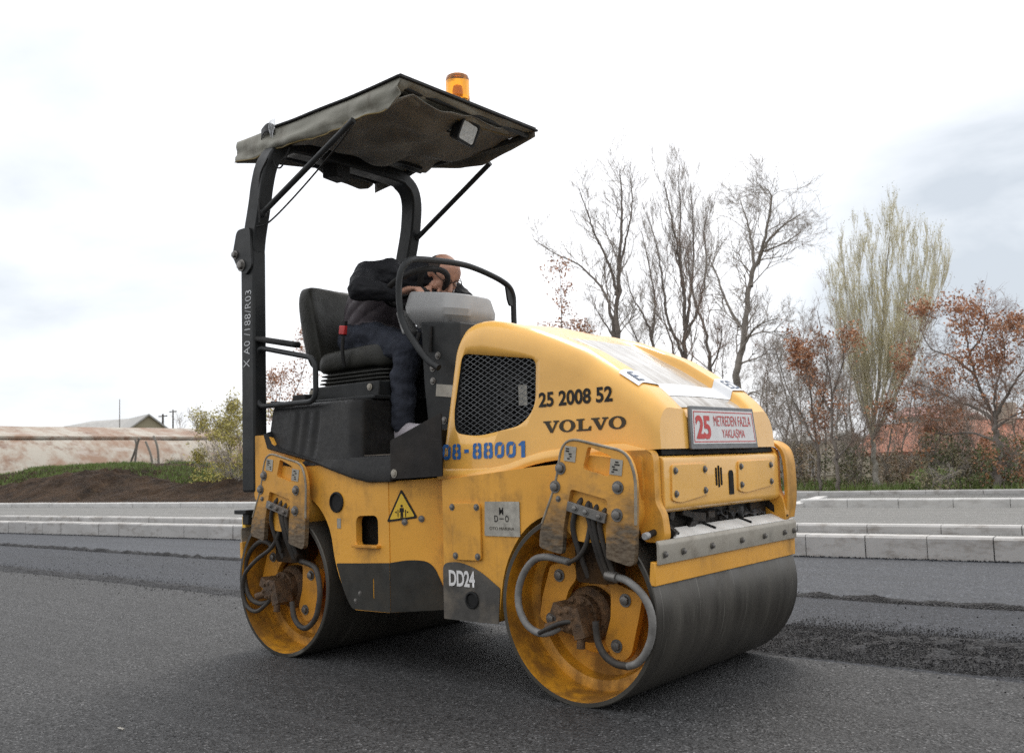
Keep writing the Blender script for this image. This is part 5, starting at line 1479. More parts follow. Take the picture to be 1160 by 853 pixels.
    for lbl, a, b, ra, rb in prim:
        t = (b-a); L = t.length
        if L < 1e-5: t = V3((0, 0, 1)); L = 1e-5
        t.normalize(); prof = []
        for i in range(6): q = PI/2*i/5; prof.append((ra*math.sin(q), -ra*math.cos(q)))
        for i in range(1, 6): prof.append((ra+(rb-ra)*i/6, L*i/6))
        for i in range(6): q = PI/2*i/5; prof.append((rb*math.cos(q), L+rb*math.sin(q)))
        mb.lathe([(max(r_, 1e-4), d) for r_, d in prof], a, t, 16)
    o = mb.build('person_body', [MT['skin'], MT['jacket'], MT['vest'], MT['jeans']], None, recalc=True)
    md = o.modifiers.new('r', 'REMESH'); md.mode = 'VOXEL'; md.voxel_size = .0052
    sm = o.modifiers.new('s', 'SMOOTH'); sm.factor = .5; sm.iterations = 4
    me = evaluated(o); o.modifiers.clear(); old = o.data; o.data = me; bpy.data.meshes.remove(old)
    # colour each face by the nearest limb; folds and quilting pushed into the cloth
    n = len(me.polygons); C = np.zeros(n*3); me.polygons.foreach_get('center', C); C = C.reshape(-1, 3)
    best = np.full(n, 1e9); lab = np.zeros(n, int); names = ['skin', 'sleeve', 'vest', 'jeans']
    def dists(C):
        for i, (lbl, a, b, ra, rb) in enumerate(prim):
            a_, b_ = np.array(a), np.array(b); ab = b_-a_; L2 = max(1e-9, ab @ ab)
            t = np.clip(((C-a_) @ ab)/L2, 0, 1); yield lbl, np.linalg.norm(C-(a_+t[:, None]*ab), axis=1)-(ra+(rb-ra)*t)
    for lbl, d in dists(C):
        k_ = d < best; best[k_] = d[k_]; lab[k_] = names.index(lbl)
    nv = len(me.vertices); P = np.zeros(nv*3); me.vertices.foreach_get('co', P); P = P.reshape(-1, 3)
    NN = np.zeros(nv*3); me.vertices.foreach_get('normal', NN); NN = NN.reshape(-1, 3)
    bv = np.full(nv, 1e9); lv = np.zeros(nv, int)
    for lbl, d in dists(P):
        k_ = d < bv; bv[k_] = d[k_]; lv[k_] = names.index(lbl)
    for i in range(nv):
        if lv[i] == 0: continue
        p = P[i]
        if lv[i] == 2:      # quilted bands across the vest
            s_ = (p[2]*.85 - p[0]*.5)*2*PI/.052
            off = .0055*abs(math.cos(s_*.5)) - .003 + .004*mnoise.noise((p[0]*16, p[1]*16, p[2]*16))
        else:
            off = .010*mnoise.noise((p[0]*13, p[1]*13, p[2]*22)) - .008*abs(mnoise.noise((p[0]*9+p[2]*7, p[1]*11, p[2]*9))) + .0035*mnoise.noise((p[0]*34, p[1]*34, p[2]*44))
        P[i] += NN[i]*off
    me.vertices.foreach_set('co', P.ravel())
    me.polygons.foreach_set('material_index', lab); me.polygons.foreach_set('use_smooth', [True]*n); me.update()
    for m_ in (MT['skin'], MT['jacket'], MT['vest'], MT['jeans']):
        if len(me.materials) < 4: me.materials.append(m_)
    o.name = 'body'; o.parent = root; o.matrix_parent_inverse = Matrix.Translation(-root.location)
    def kid(mb_, nm, mt, par=root, **k):
        x = mb_.build(nm, mt, par, **k); x.matrix_parent_inverse = Matrix.Translation(-root.location); return x
    # cropped hair: a cap over the back and top of the skull
    mb = MB(); rows = []
    for i in range(10):
        th_ = 1.75*i/9
        rows.append([H(*(lambda r: (r[0]-.012, r[1]+.035, r[2]))((-.004 - .0855*math.sin(th_)*math.cos(q)*1.12 if True else 0, .084*math.cos(th_)*.8 + .0*q, .081*math.sin(th_)*math.sin(q)))) for q in (-2.5+5.0*j/20 for j in range(21))])
    mb.grid(rows); kid(mb, 'hair', MT['hair'], solid=.006)
    # glasses temple / mask strap behind the ear, and eyes
    mb = MB(); mb.tube(smooth_path([H(-.006, .030, -.088), H(.02, .0, -.086), H(.06, -.045, -.062)], 5), .0022, 6); kid(mb, 'mask_strap', MT['white'])
    mb = MB()
    for s_ in (-1, 1):
        mb.tube(smooth_path([H(-.006, .028, s_*.086), H(.05, .026, s_*.080), H(.092, .022, s_*.062)], 4), .0022, 6)
        mb.tube([H(.094, .022, s_*.034) + upd*(.018*math.sin(q_)) + sd_*(.026*math.cos(q_)) for q_ in (2*PI*i/16 for i in range(17))], .0022, 6)
    mb.tube([H(.097, .024, -.008), H(.097, .024, .008)], .0022, 6)
    kid(mb, 'glasses', MT['ink'])
    mb = MB()
    for s_ in (-1, 1): mb.sphere(H(.073, .018, s_*.030), .011)
    kid(mb, 'eyes', MT['white'])
    # shoes
    for an, dr in ((ankR, V3((.90, -.05, .13))), (ankL, V3((.9, .0, .25)))):
        d = dr.normalized(); sdv = d.cross(V3((0, 0, 1))).normalized(); upn = sdv.cross(d)
        heel = an + V3((-.055, 0, -.098)); rings = []; rings2 = []
        for t, wd, hh in ((0, .022, .05), (.02, .034, .075), (.07, .038, .085), (.12, .040, .075), (.17, .045, .058), (.22, .044, .046), (.255, .034, .036), (.268, .018, .022)):
            c = heel + d*t
            rings.append([c + sdv*(wd*math.cos(q)) + upn*(.018+(hh if math.sin(q) > 0 else .012)*math.sin(q)*.9) for q in (2*PI*j/16 for j in range(16))])
            rings2.append([c + sdv*x + upn*z for x, z in ((-wd*1.06, -.012), (wd*1.06, -.012), (wd*1.06, .012), (-wd*1.06, .012))])
        mb = MB(); mb.loft(rings); sh = kid(mb, 'shoe', MT['shoe'], ang=70)
        mb = MB(); mb.loft(rings2); s2 = mb.build('sole', MT['sole'], sh, .004)
person()

# ================================================================== BACKGROUND
# ---- trees: limbs follow the tree's own shape, twigs are grown from them
class Tree:
    def __init__(s, seed):
        s.r = random.Random(seed); s.P = []       # wood polylines (pts, radii, level)
        s.leaf = []
    def twig(s, p, d, L, r, lvl, up, maxl, spread, n=5, curl=.22):
        rnd = s.r; pts = [p]; rs = [r]; d = d.normalized()
        for i in range(n):
            d = (d + Vector((rnd.gauss(0, curl), rnd.gauss(0, curl), rnd.gauss(0, curl)+up*.25))).normalized()
            p = p + d*(L/n); pts.append(p); rs.append(r*(1-.72*(i+1)/n))
        s.P.append((pts, rs, lvl))
        if lvl < maxl:
            k_ = rnd.randint(4, 6) if lvl < maxl-1 else rnd.randint(5, 8)
            for _ in range(k_):
                t = rnd.uniform(.25, 1.0); i = min(n-1, int(t*n)); b = pts[i].lerp(pts[i+1], t*n-i) if i < n else pts[-1]
                dd = (pts[i+1]-pts[i]).normalized(); a = Vector((rnd.gauss(0, 1), rnd.gauss(0, 1), rnd.gauss(0, 1))); a = (a-dd*a.dot(dd)).normalized()
                s.twig(b, dd*math.cos(spread)+a*math.sin(spread)+Vector((0, 0, up*.4)), L*rnd.uniform(.42, .68), max(.0058, r*.5), lvl+1, up, maxl, spread, 4, curl)
        else:
            s.leaf.append((pts[-1], d)); s.leaf.append((pts[len(pts)//2], d))
    def limb(s, pts, r0, r1, twigs, L, up=.35, maxl=3, spread=.75, start=.25, curl=.2):
        twigs = int(twigs*1.75)
        pts = smooth_path(pts, 6); n = len(pts); rs = [r0+(r1-r0)*(i/(n-1))**.8 for i in range(n)]
        pts = [p + Vector((s.r.gauss(0, 1), s.r.gauss(0, 1), 0))*rs[i]*.25 for i, p in enumerate(pts)]
        s.P.append((pts, rs, 0))
        for k_ in range(twigs):
            t = start+(1-start)*(k_+s.r.random())/twigs; f_ = t*(n-1); i = min(n-2, int(f_)); p = pts[i].lerp(pts[i+1], f_-i)
            d = (pts[i+1]-pts[i]).normalized(); a = Vector((s.r.gauss(0, 1), s.r.gauss(0, 1), s.r.gauss(0, .6))); a = (a-d*a.dot(d)).normalized()
            s.twig(p, d*math.cos(spread)+a*math.sin(spread), L*s.r.uniform(.5, 1.1)*(1.15-.5*t), max(.007, rs[i]*.45), 1, up, maxl, spread, 5, curl)
    def wood(s, name, lo, hi, mat, parent):
        V = []; F = []
        for pts, rs, lvl in s.P:
            if not lo <= lvl <= hi: continue
            m = 8 if lvl == 0 else (4 if lvl == 1 else 3); b0 = len(V); k0 = .60 if lvl == 0 else .52
            for i, p in enumerate(pts):
                t = (pts[min(i+1, len(pts)-1)]-pts[max(i-1, 0)]).normalized()
                a = t.cross(Vector((.31, .95, .05))).normalized(); c = t.cross(a)
                for j in range(m):
                    q = 2*PI*j/m; V.append(p+(a*math.cos(q)+c*math.sin(q))*rs[i]*k0)
            for i in range(len(pts)-1):
                for j in range(m):
                    F.append((b0+i*m+j, b0+i*m+(j+1) % m, b0+(i+1)*m+(j+1) % m, b0+(i+1)*m+j))
        return raw(name, V, F, mat, parent)
    def leaves(s, name, mat, parent, per, size, keep=1.0, clump=.0, region=None):
        V = []; F = []; r = s.r
        for p, d in s.leaf:
            if clump and mnoise.noise(p*clump + Vector((7, 3, 1))) < 1-2*keep: continue
            if region and not region(p): continue
            if not clump and r.random() > keep: continue
            for _ in range(per):
                c = p + Vector((r.gauss(0, 1), r.gauss(0, 1), r.gauss(0, 1)))*size*1.1
                a = Vector((r.gauss(0, 1), r.gauss(0, 1), r.gauss(0, 1))).normalized(); b = a.cross(Vector((r.gauss(0, 1), r.gauss(0, 1), r.gauss(0, 1)))).normalized()
                q = size*r.uniform(.6, 1.2); k_ = len(V)
                V += [c-a*q*.5, c+b*q*.28, c+a*q*.5, c-b*q*.28]; F.append((k_, k_+1, k_+2, k_+3))
        return raw(name, V, F, mat, parent, smooth=False)
def pth(v, pts, dv=0, seed=0):
    """limb path: points of the tree's own plane at road offset v, wandering a little in depth"""
    r = random.Random(seed); o_ = []; w_ = 0
    for i, (a, b) in enumerate(pts):
        o_.append(onv(v+w_, a, b)); w_ += dv*r.uniform(.3, 1)
    return o_
def tree(name, label, v, limbs, seed, bark, twigmat, tw=dict(), leaf=None, group=None, base=None):
    t = Tree(seed)
    for i, (pts, r0, r1, n, L) in enumerate(limbs):
        t.limb(pth(v, pts, (0, .35, -.4, .25, -.3, .4, -.2)[i % 7], seed+i), r0, r1, n, L, **tw)
    b = onv(v, *limbs[0][0][0]); root = empty(name, (0, 0, 0)); tag(root, label, 'tree', group)
    t.wood('trunk', 0, 0, bark, root); t.wood('crown', 1, 9, twigmat, root)
    if leaf: t.leaves('leaves', leaf[0], root, *leaf[1:])
    return root
BG = 'bare trees beyond the road'
tree('bare_tree', 'tall bare tree with one long branch reaching left above the hood', 19,
     [([(701, 556), (700, 470), (699, 385), (700, 330), (703, 270), (704, 225), (702, 192)], .19, .02, 15, 1.5),
      ([(699, 400), (692, 355), (680, 325), (655, 300), (628, 287), (604, 271)], .10, .015, 13, 1.1),
      ([(700, 335), (690, 300), (675, 268), (665, 240), (656, 214)], .08, .015, 10, 1.1),
      ([(703, 300), (711, 265), (716, 228), (714, 200)], .06, .015, 8, 1.1),
      ([(699, 388), (684, 365), (672, 345)], .06, .012, 6, .8)], 11, MT['bark'], MT['twig'], dict(up=.3, maxl=3, spread=.55, start=.3, curl=.16), (MT['leaf_brown'], 1, .07, .20, 1.0, lambda p: p.z < 5.2), BG)
tree('young_oak', 'small sparse oak with red brown leaves just left of the tall bare tree', 17.6,
     [([(634, 556), (634, 470), (635, 400), (636, 350), (634, 302)], .06, .01, 12, .75),
      ([(635, 420), (648, 395), (662, 378)], .03, .01, 7, .6), ([(634, 430), (620, 400), (610, 375)], .03, .01, 6, .5)], 21, MT['bark'], MT['twig_red'], dict(up=.25, maxl=2, spread=.7, start=.25), (MT['leaf_brown'], 3, .085, .62, .9), None)
tree('bare_tree', 'bare tree with a bundle of close upright stems left of the forked one', 20,
     [([(778, 556), (777, 470), (776, 400), (774, 330), (768, 285), (760, 245), (752, 205)], .15, .02, 16, 1.5),
      ([(776, 375), (783, 330), (786, 270), (782, 207)], .09, .015, 14, 1.3),
      ([(777, 410), (757, 365), (752, 330), (746, 288), (736, 250)], .08, .015, 12, 1.2),
      ([(776, 385), (794, 340), (800, 300), (798, 262), (803, 235)], .07, .015, 12, 1.2),
      ([(774, 335), (770, 290), (771, 240), (768, 200)], .06, .015, 10, 1.1)], 31, MT['bark'], MT['twig'], dict(up=.5, maxl=3, spread=.42, start=.25, curl=.14), None, BG)
tree('bare_tree', 'slender leaning bare tree directly right of the tall one, bending to the left', 20.5,
     [([(746, 556), (741, 440), (738, 385), (730, 360), (716, 335), (709, 308)], .11, .015, 12, 1.1),
      ([(738, 385), (742, 345), (735, 300), (727, 262)], .07, .015, 11, 1.1), ([(739, 420), (722, 385), (712, 365)], .05, .012, 6, .8)], 41, MT['bark'], MT['twig'], dict(up=.4, maxl=3, spread=.5, start=.25, curl=.16), None, BG)
tree('bare_tree', 'bare tree with two thin curved stems behind the front of the hood', 19.4,
     [([(808, 556), (806, 470), (804, 415), (799, 375), (788, 345), (781, 310), (779, 280)], .12, .02, 12, 1.2),
      ([(767, 556), (766, 440), (762, 395), (752, 362), (748, 335)], .08, .015, 9, 1.0),
      ([(804, 420), (815, 395), (818, 370)], .05, .012, 6, .8)], 51, MT['bark'], MT['twig_red'], dict(up=.35, maxl=3, spread=.55, start=.25, curl=.17), None, BG)
tree('bare_tree', 'big bare tree with a broad rounded crown and stout grey trunk', 18.2,
     [([(836, 556), (835, 480), (836, 425), (842, 380), (850, 322), (862, 288), (880, 262), (906, 243)], .21, .02, 17, 1.4),
      ([(850, 325), (853, 288), (846, 250), (838, 225)], .09, .015, 12, 1.2), ([(858, 300), (868, 262), (874, 225), (866, 212)], .08, .015, 12, 1.2),
      ([(838, 370), (824, 345), (812, 312), (801, 288)], .08, .015, 11, 1.1), ([(836, 405), (855, 372), (882, 360)], .07, .012, 9, .9),
      ([(866, 285), (890, 275), (908, 262)], .05, .012, 8, .9), ([(835, 470), (850, 445), (868, 452), (880, 470)], .05, .012, 8, .8)], 61, MT['bark_grey'], MT['twig'], dict(up=.2, maxl=3, spread=.72, start=.3, curl=.18), (MT['leaf_brown'], 1, .06, .10, .9), BG)
tree('pale_poplar', 'pale fan-shaped poplar with many upright budding shoots', 18.6,
     [([(992, 556), (990, 520), (988, 490), (995, 440), (1000, 370), (1003, 320), (1008, 268)], .12, .015, 26, 1.5)] +
     [([(989, 500), (988+(x-988)*.35, 450), (988+(x-988)*.75, 380), (x, y)], .032, .009, 17, 1.25) for x, y in ((944, 325), (956, 300), (972, 288), (988, 280), (1022, 278), (1034, 285), (1048, 292), (1058, 305), (1064, 328))],
     71, MT['poplar_bark'], MT['poplar'], dict(up=.75, maxl=3, spread=.30, start=.22, curl=.10), (MT['leaf_yellow'], 1, .035, .35), None)
tree('oak_tree', 'oak with rust brown leaves and a spreading crown at the right edge', 16.8,
     [([(1131, 556), (1131, 520), (1129, 492), (1126, 474), (1110, 440), (1098, 400), (1092, 365)], .13, .02, 12, 1.0),
      ([(1127, 476), (1105, 462), (1080, 452), (1055, 440), (1030, 432)], .07, .014, 13, .85), ([(1126, 474), (1140, 450), (1155, 425), (1172, 400)], .07, .014, 11, .85),
      ([(1104, 425), (1080, 405), (1055, 395), (1042, 372)], .05, .012, 12, .85), ([(1098, 400), (1112, 380), (1118, 350)], .04, .012, 10, .8),
      ([(1129, 500), (1100, 490), (1070, 492), (1045, 480)], .05, .012, 8, .8), ([(1126, 474), (1128, 440), (1138, 405), (1135, 375)], .05, .012, 10, .8),
      ([(1128, 485), (1150, 470), (1178, 462)], .05, .012, 9, .8)], 81, MT['bark'], MT['twig_red'], dict(up=.12, maxl=3, spread=.75, start=.3, curl=.2), (MT['leaf_brown'], 3, .07, .41, 1.4), None)
tree('oak_tree', 'thin young oak with brown leaves at its top, left of the pale poplar', 17.4,
     [([(949, 556), (948, 520), (943, 490), (942, 445), (935, 400), (926, 352)], .08, .012, 12, .8),
      ([(948, 520), (958, 508), (976, 489), (996, 475)], .05, .012, 9, .7), ([(942, 450), (955, 410), (952, 375)], .04, .01, 9, .7), ([(943, 470), (920, 430), (908, 400)], .04, .01, 8, .7)],
     91, MT['bark'], MT['twig_red'], dict(up=.2, maxl=3, spread=.65, start=.25, curl=.2), (MT['leaf_brown'], 2, .075, .42, 1.2), None)
tree('scrub_tree', 'dark twiggy scrub tree with brown tufts behind the corner guard', 18,
     [([(929, 556), (926, 510), (921, 470), (915, 420), (905, 375)], .08, .012, 14, 1.0), ([(926, 510), (908, 470), (892, 440), (880, 400)], .05, .012, 12, 1.0), ([(922, 480), (935, 440), (938, 400)], .04, .01, 10, .9)],
     101, MT['bark'], MT['twig'], dict(up=.3, maxl=3, spread=.65, start=.15, curl=.2), (MT['leaf_tan'], 1, .07, .25, 1.2), BG)
tree('scrub_tree', 'thin grey scrub tree with a crooked stem close beside the hood', 18.8,
     [([(912, 556), (908, 520), (898, 480), (888, 440), (880, 410)], .06, .012, 14, 1.0), ([(900, 556), (893, 510), (880, 480), (868, 455)], .05, .01, 12, .9)],
     111, MT['bark_grey'], MT['twig'], dict(up=.3, maxl=3, spread=.7, start=.1, curl=.2), (MT['leaf_olive'], 1, .06, .25, 1.2), BG)
tree('scrub_tree', 'twiggy tan scrub tree right below the pale poplar crown', 20,
     [([(966, 556), (968, 510), (962, 460), (965, 410)], .06, .012, 16, 1.1), ([(1005, 556), (1006, 510), (1015, 460), (1012, 420)], .06, .012, 14, 1.1)],
     121, MT['bark_grey'], MT['twig'], dict(up=.35, maxl=3, spread=.65, start=.1, curl=.2), (MT['leaf_tan'], 1, .06, .2, 1.2), BG)
tree('scrub_tree', 'low bare scrub tree half hidden behind the red brown oak', 19,
     [([(1080, 556), (1078, 520), (1068, 480), (1060, 440)], .06, .012, 14, 1.0), ([(1110, 556), (1106, 520), (1095, 480), (1085, 450)], .05, .01, 12, .9)],
     131, MT['bark'], MT['twig_red'], dict(up=.3, maxl=3, spread=.7, start=.1, curl=.2), (MT['leaf_brown'], 1, .06, .3, 1.2), BG)
for i, (lab, v, stems, lf) in enumerate((
    ('fine twiggy grey thicket tree rising from behind the hood nose', 21, [[(872, 556), (872, 500), (868, 450), (872, 400)], [(888, 556), (890, 500), (897, 450), (893, 405)]], MT['leaf_tan']),
    ('tan twiggy thicket tree between two thin dark trunks left of the poplar', 21.5, [[(934, 556), (936, 500), (932, 450), (938, 415)], [(958, 556), (960, 500), (955, 455), (962, 420)]], MT['leaf_tan']),
    ('brownish thicket tree in front of the far house under the poplar', 22, [[(975, 556), (978, 505), (982, 465), (978, 430)], [(1018, 556), (1022, 510), (1030, 470), (1034, 440)]], MT['leaf_brown']),
    ('low twiggy thicket tree behind the dark bushes at right', 20.5, [[(1095, 556), (1097, 510), (1092, 480)], [(1150, 556), (1152, 510), (1146, 470), (1150, 440)]], MT['leaf_brown']))):
    tree('scrub_tree', lab, v, [(s_, .05, .01, 20, 1.15) for s_ in stems], 200+i, MT['bark_grey'], MT['twig'] if i % 2 else MT['twig_red'], dict(up=.3, maxl=3, spread=.72, start=.05, curl=.22), (lf, 1, .06, .22, 1.2), BG)
for i, (lab, v, stems, lf) in enumerate((
    ('fine low brush tree between the tall bare tree and the leaning one', 22, [[(715, 556), (716, 460), (722, 400), (728, 372)], [(665, 556), (668, 450), (672, 395), (668, 372)]], MT['leaf_tan']),
    ('fine low brush tree below the crown of the big rounded bare tree', 21.5, [[(822, 556), (822, 470), (818, 415), (824, 378)], [(862, 556), (860, 480), (866, 430), (872, 400)]], MT['leaf_tan']),
    ('pale grey brush tree just left of the oak with rust leaves', 22.5, [[(1040, 556), (1042, 500), (1036, 450), (1044, 415)], [(1062, 556), (1060, 500), (1066, 460)]], MT['leaf_tan']),
    ('tall pale brush tree behind the thin young oak', 23, [[(905, 556), (908, 480), (904, 420), (912, 370)], [(950, 556), (948, 480), (956, 420), (950, 380)]], MT['leaf_tan']))):
    tree('scrub_tree', lab, v, [(s_, .045, .01, 20, 1.1) for s_ in stems], 300+i, MT['bark_grey'], MT['twig'], dict(up=.3, maxl=3, spread=.7, start=.1, curl=.22), (lf, 1, .05, .12, 1.2), BG)
# left of the machine
tree('yellow_shrub', 'tall yellow-green spring shrub behind the roll-over post', 15.6,
     [([(262, 546), (261, 515), (258, 490), (262, 465)], .05, .01, 16, .85), ([(262, 540), (248, 510), (238, 490), (230, 485)], .04, .01, 14, .8), ([(262, 540), (275, 505), (285, 480), (290, 465)], .04, .01, 14, .8), ([(258, 545), (246, 530), (232, 520)], .03, .01, 10, .7), ([(264, 545), (280, 525), (296, 512)], .03, .01, 10, .7)],
     141, MT['twig'], MT['twig'], dict(up=.4, maxl=3, spread=.6, start=.05, curl=.2), (MT['leaf_yellow'], 2, .075, .5, 1.1), None)
tree('oak_tree', 'small brown-leaved oak showing through the armrest frame', 17,
     [([(318, 556), (318, 500), (316, 460), (320, 425)], .06, .01, 14, .75), ([(318, 490), (332, 450), (345, 415), (346, 385)], .04, .01, 12, .6), ([(318, 500), (305, 465), (298, 450)], .03, .01, 9, .6), ([(317, 470), (308, 445), (312, 425)], .03, .01, 8, .5)],
     151, MT['bark'], MT['twig_red'], dict(up=.25, maxl=2, spread=.7, start=.2, curl=.2), (MT['leaf_brown'], 3, .085, .6, 1.0), None)
tree('oak_tree', 'brown-leaved sapling above the yellow shrub beside the post', 17.8,
     [([(274, 546), (272, 510), (268, 480), (262, 458)], .05, .01, 14, .75), ([(272, 500), (280, 470), (286, 450)], .03, .01, 9, .6)],
     161, MT['bark'], MT['twig_red'], dict(up=.25, maxl=2, spread=.7, start=.2, curl=.2), (MT['leaf_tan'], 2, .07, .5, 1.0), None)
for i, (px, py, lab) in enumerate(((800, 135+330, 'far bare tree faintly seen over the rusty roof'),)):
    tree('bare_tree', lab, 40, [([(225, 500), (224, 485), (222, 475), (221, 468)], .10, .02, 12, 1.2), ([(205, 500), (204, 485), (203, 474)], .09, .02, 10, 1.1)], 171, MT['twig'], MT['twig'], dict(up=.3, maxl=2, spread=.6, start=.2), None, None)

# ---- bushes and hedge on the right
def bush(label, v, px0, px1, ptop, pbot, mats, seed, n=5200, ls=.06, cat='bush'):
    rnd = random.Random(seed); root = empty('bush'); tag(root, label, cat)
    a, b = onv(v, px0, pbot), onv(v, px1, pbot); top = onv(v, (px0+px1)/2, ptop).z; zb = .0 if px0 > 400 else .15
    c = (a+b)/2; hw = (b-a).length/2; H = top-zb
    t = Tree(seed)
    for k_ in range(9):
        s_ = Vector((c.x, c.y, zb)) + RU*rnd.uniform(-.6, .6)*hw + RN*rnd.uniform(-.4, .4)
        t.limb([s_, s_+Vector((rnd.uniform(-.2, .2), rnd.uniform(-.2, .2), H*.5)), s_+RU*rnd.uniform(-.4, .4)*hw+Vector((0, 0, H*rnd.uniform(.75, 1.05)))], .02, .006, 9, H*.35, up=.3, maxl=2, spread=.7, start=.1)
    t.wood('stems', 0, 9, MT['twig'], root)
    for mi, mat in enumerate(mats):
        V = []; F = []
        cl = [(rnd.uniform(-1, 1), rnd.uniform(-1, 1), rnd.uniform(.1, 1)) for _ in range(46)]
        for k_ in range(int(n*.45)//len(mats)):
            q = rnd.choice(cl); x = q[0]+rnd.gauss(0, .10); y = q[1]+rnd.gauss(0, .2); z = q[2]+rnd.gauss(0, .08)
            if x*x + .5*y*y + max(0, z-.35)**2*1.6 > 1.05: continue
            p = Vector((c.x, c.y, zb)) + RU*x*hw + RN*y*.7 + Vector((0, 0, max(.02, z)*H))
            e1 = Vector((rnd.gauss(0, 1), rnd.gauss(0, 1), rnd.gauss(0, 1))).normalized(); e2 = e1.cross(Vector((rnd.gauss(0, 1), rnd.gauss(0, 1), rnd.gauss(0, 1)))).normalized()
            s_ = ls*rnd.uniform(.6, 1.3); i = len(V); V += [p-e1*s_*.5, p+e2*s_*.3, p+e1*s_*.5, p-e2*s_*.3]; F.append((i, i+1, i+2, i+3))
        raw('foliage', V, F, mat, root, smooth=False)
    return root
bush('dark green conifer bush under the red brown oak', 17.6, 1040, 1110, 488, 556, [MT['leaf_green'], MT['leaf_olive']], 1, 9000)
bush('dark bush at the right edge of the picture', 17.2, 1105, 1175, 492, 556, [MT['leaf_green'], MT['leaf_brown']], 2, 8000)
bush('broad bright weedy clump before the conifer bush', 16.3, 1030, 1095, 530, 557, [MT['leaf_grass'], MT['leaf_olive']], 3, 4000, .05, 'shrub')
bush('pale grey-green hedge bush in front of the cream wall', 19.5, 995, 1055, 510, 556, [MT['leaf_olive'], MT['leaf_tan']], 4, 5000)
bush('brown dry bush behind the front corner guard', 18.5, 880, 930, 500, 556, [MT['leaf_tan'], MT['leaf_olive']], 5, 4500)
bush('olive bush between the thin oak and the pale poplar', 18.8, 930, 990, 505, 556, [MT['leaf_olive'], MT['leaf_green']], 6, 5000)
bush('green bush on the bank right of the leaning posts', 18.6, 175, 215, 520, 548, [MT['leaf_grass'], MT['leaf_olive']], 7, 5000)
bush('low yellow-green bush in front of the tall yellow shrub', 15.2, 228, 290, 520, 546, [MT['leaf_yellow'], MT['leaf_yellow']], 8, 4500)

# ---- buildings on the right
def quad_prism(mb, A, B, z0, z1, depth):
    """wall block: A,B front corners on the ground, thickness away from the road"""
    d = RN*depth
    mb.loft([[Vector((p.x, p.y, z)) for p in (A, B, B+d, A+d)] for z in (z0, z1)])
def gable_roof(mb, A, B, ze, zr, depth, over=.25, th=.10):
    d = (B-A).normalized(); n2 = RN
    e0 = A - d*over - n2*over; e1 = B + d*over - n2*over
    rows = [(0-over, ze-.0), (depth/2, zr), (depth+over, ze)]
    up = []
    for q, z in rows: up.append([Vector((p.x, p.y, 0))+n2*q+Vector((0, 0, z)) for p in (A-d*over, B+d*over)])
    dn = [[p - Vector((0, 0, th)) for p in r_] for r_ in up]
    ring = [[r_[k_] for r_ in up] + [r_[k_] for r_ in dn[::-1]] for k_ in (0, 1)]
    mb.loft(ring)
def windows(root, A, B, z0, z1, n, wd, mat_f, off=.02):
    d = (B-A).normalized(); L = (B-A).length
    for k_ in range(n):
        c = A + d*L*(k_+.5)/n; m = MB()
        m.loft([[c + d*x - RN*o_ + Vector((0, 0, z-c.z)) for x, z in ((-wd/2, z0), (wd/2, z0), (wd/2, z1), (-wd/2, z1))] for o_ in (off, -.03)])
        f_ = m.build('window', mat_f, root); m = MB()
        for x0, x1 in ((-wd/2+.06, -.03), (.03, wd/2-.06)):
            m.loft([[c + d*x - RN*o_ + Vector((0, 0, z-c.z)) for x, z in ((x0, z0+.06), (x1, z0+.06), (x1, z1-.06), (x0, z1-.06))] for o_ in (off+.012, off+.004)])
        m.build('pane', MT['glass_dark'], f_)
r1 = empty('low_house'); tag(r1, 'long low cream house with a red tiled roof behind the oaks', 'house')
A, B = onv(25, 985, 520), onv(25, 1300, 520); A.z = B.z = 0
ze, zr = onv(25, 1040, 511).z, onv(27.5, 1100, 476).z
mb = MB(); quad_prism(mb, A, B, -.6, ze-.03, 5); mb.build('wall', MT['stucco'], r1)
mb = MB(); gable_roof(mb, A, B, ze, zr, 5, .35); mb.build('roof', MT['tiles'], r1)
mb = MB(); bx = A.lerp(B, .5)+RN*2.2; mb.box((bx.x, bx.y, zr+.1), (.5, .5, .7)); mb.build('chimney', MT['stucco'], r1)
windows(r1, A.lerp(B, .12), B, ze-1.25, ze-.35, 5, .9, MT['timber'])
def far_house(label, v, x0, x1, pe, pr, roof, wall, depth=7, nwin=3):
    rt_ = empty('far_house'); tag(rt_, label, 'house')
    A, B = onv(v, x0, pe), onv(v, x1, pe); ze = A.z; A.z = B.z = 0; zr = onv(v+depth/2, (x0+x1)/2, pr).z
    m = MB(); quad_prism(m, A, B, -1, ze-.02, depth); m.build('wall', wall, rt_)
    m = MB(); gable_roof(m, A, B, ze, zr, depth, .35); m.build('roof', roof, rt_)
    windows(rt_, A, B, ze-1.6, ze-.5, nwin, min(1.1, (B-A).length/nwin*.5), MT['stucco_white'])
far_house('white house with a dark window row and faded red roof, left of the oak', 46, 1018, 1058, 471, 461, MT['pink_roof'], MT['stucco_white'], 7, 4)
far_house('lower grey house with a red ridge beside the white house', 44, 1056, 1086, 473, 469, MT['pink_roof'], MT['stucco'], 6, 2)
far_house('bright white house gable behind the oak branches', 50, 1088, 1116, 474, 464, MT['stucco_white'], MT['stucco_white'], 7, 2)
far_house('pale distant house low behind the bare trees', 30, 880, 925, 500, 490, MT['grey_roof'], MT['stucco'], 6, 3)

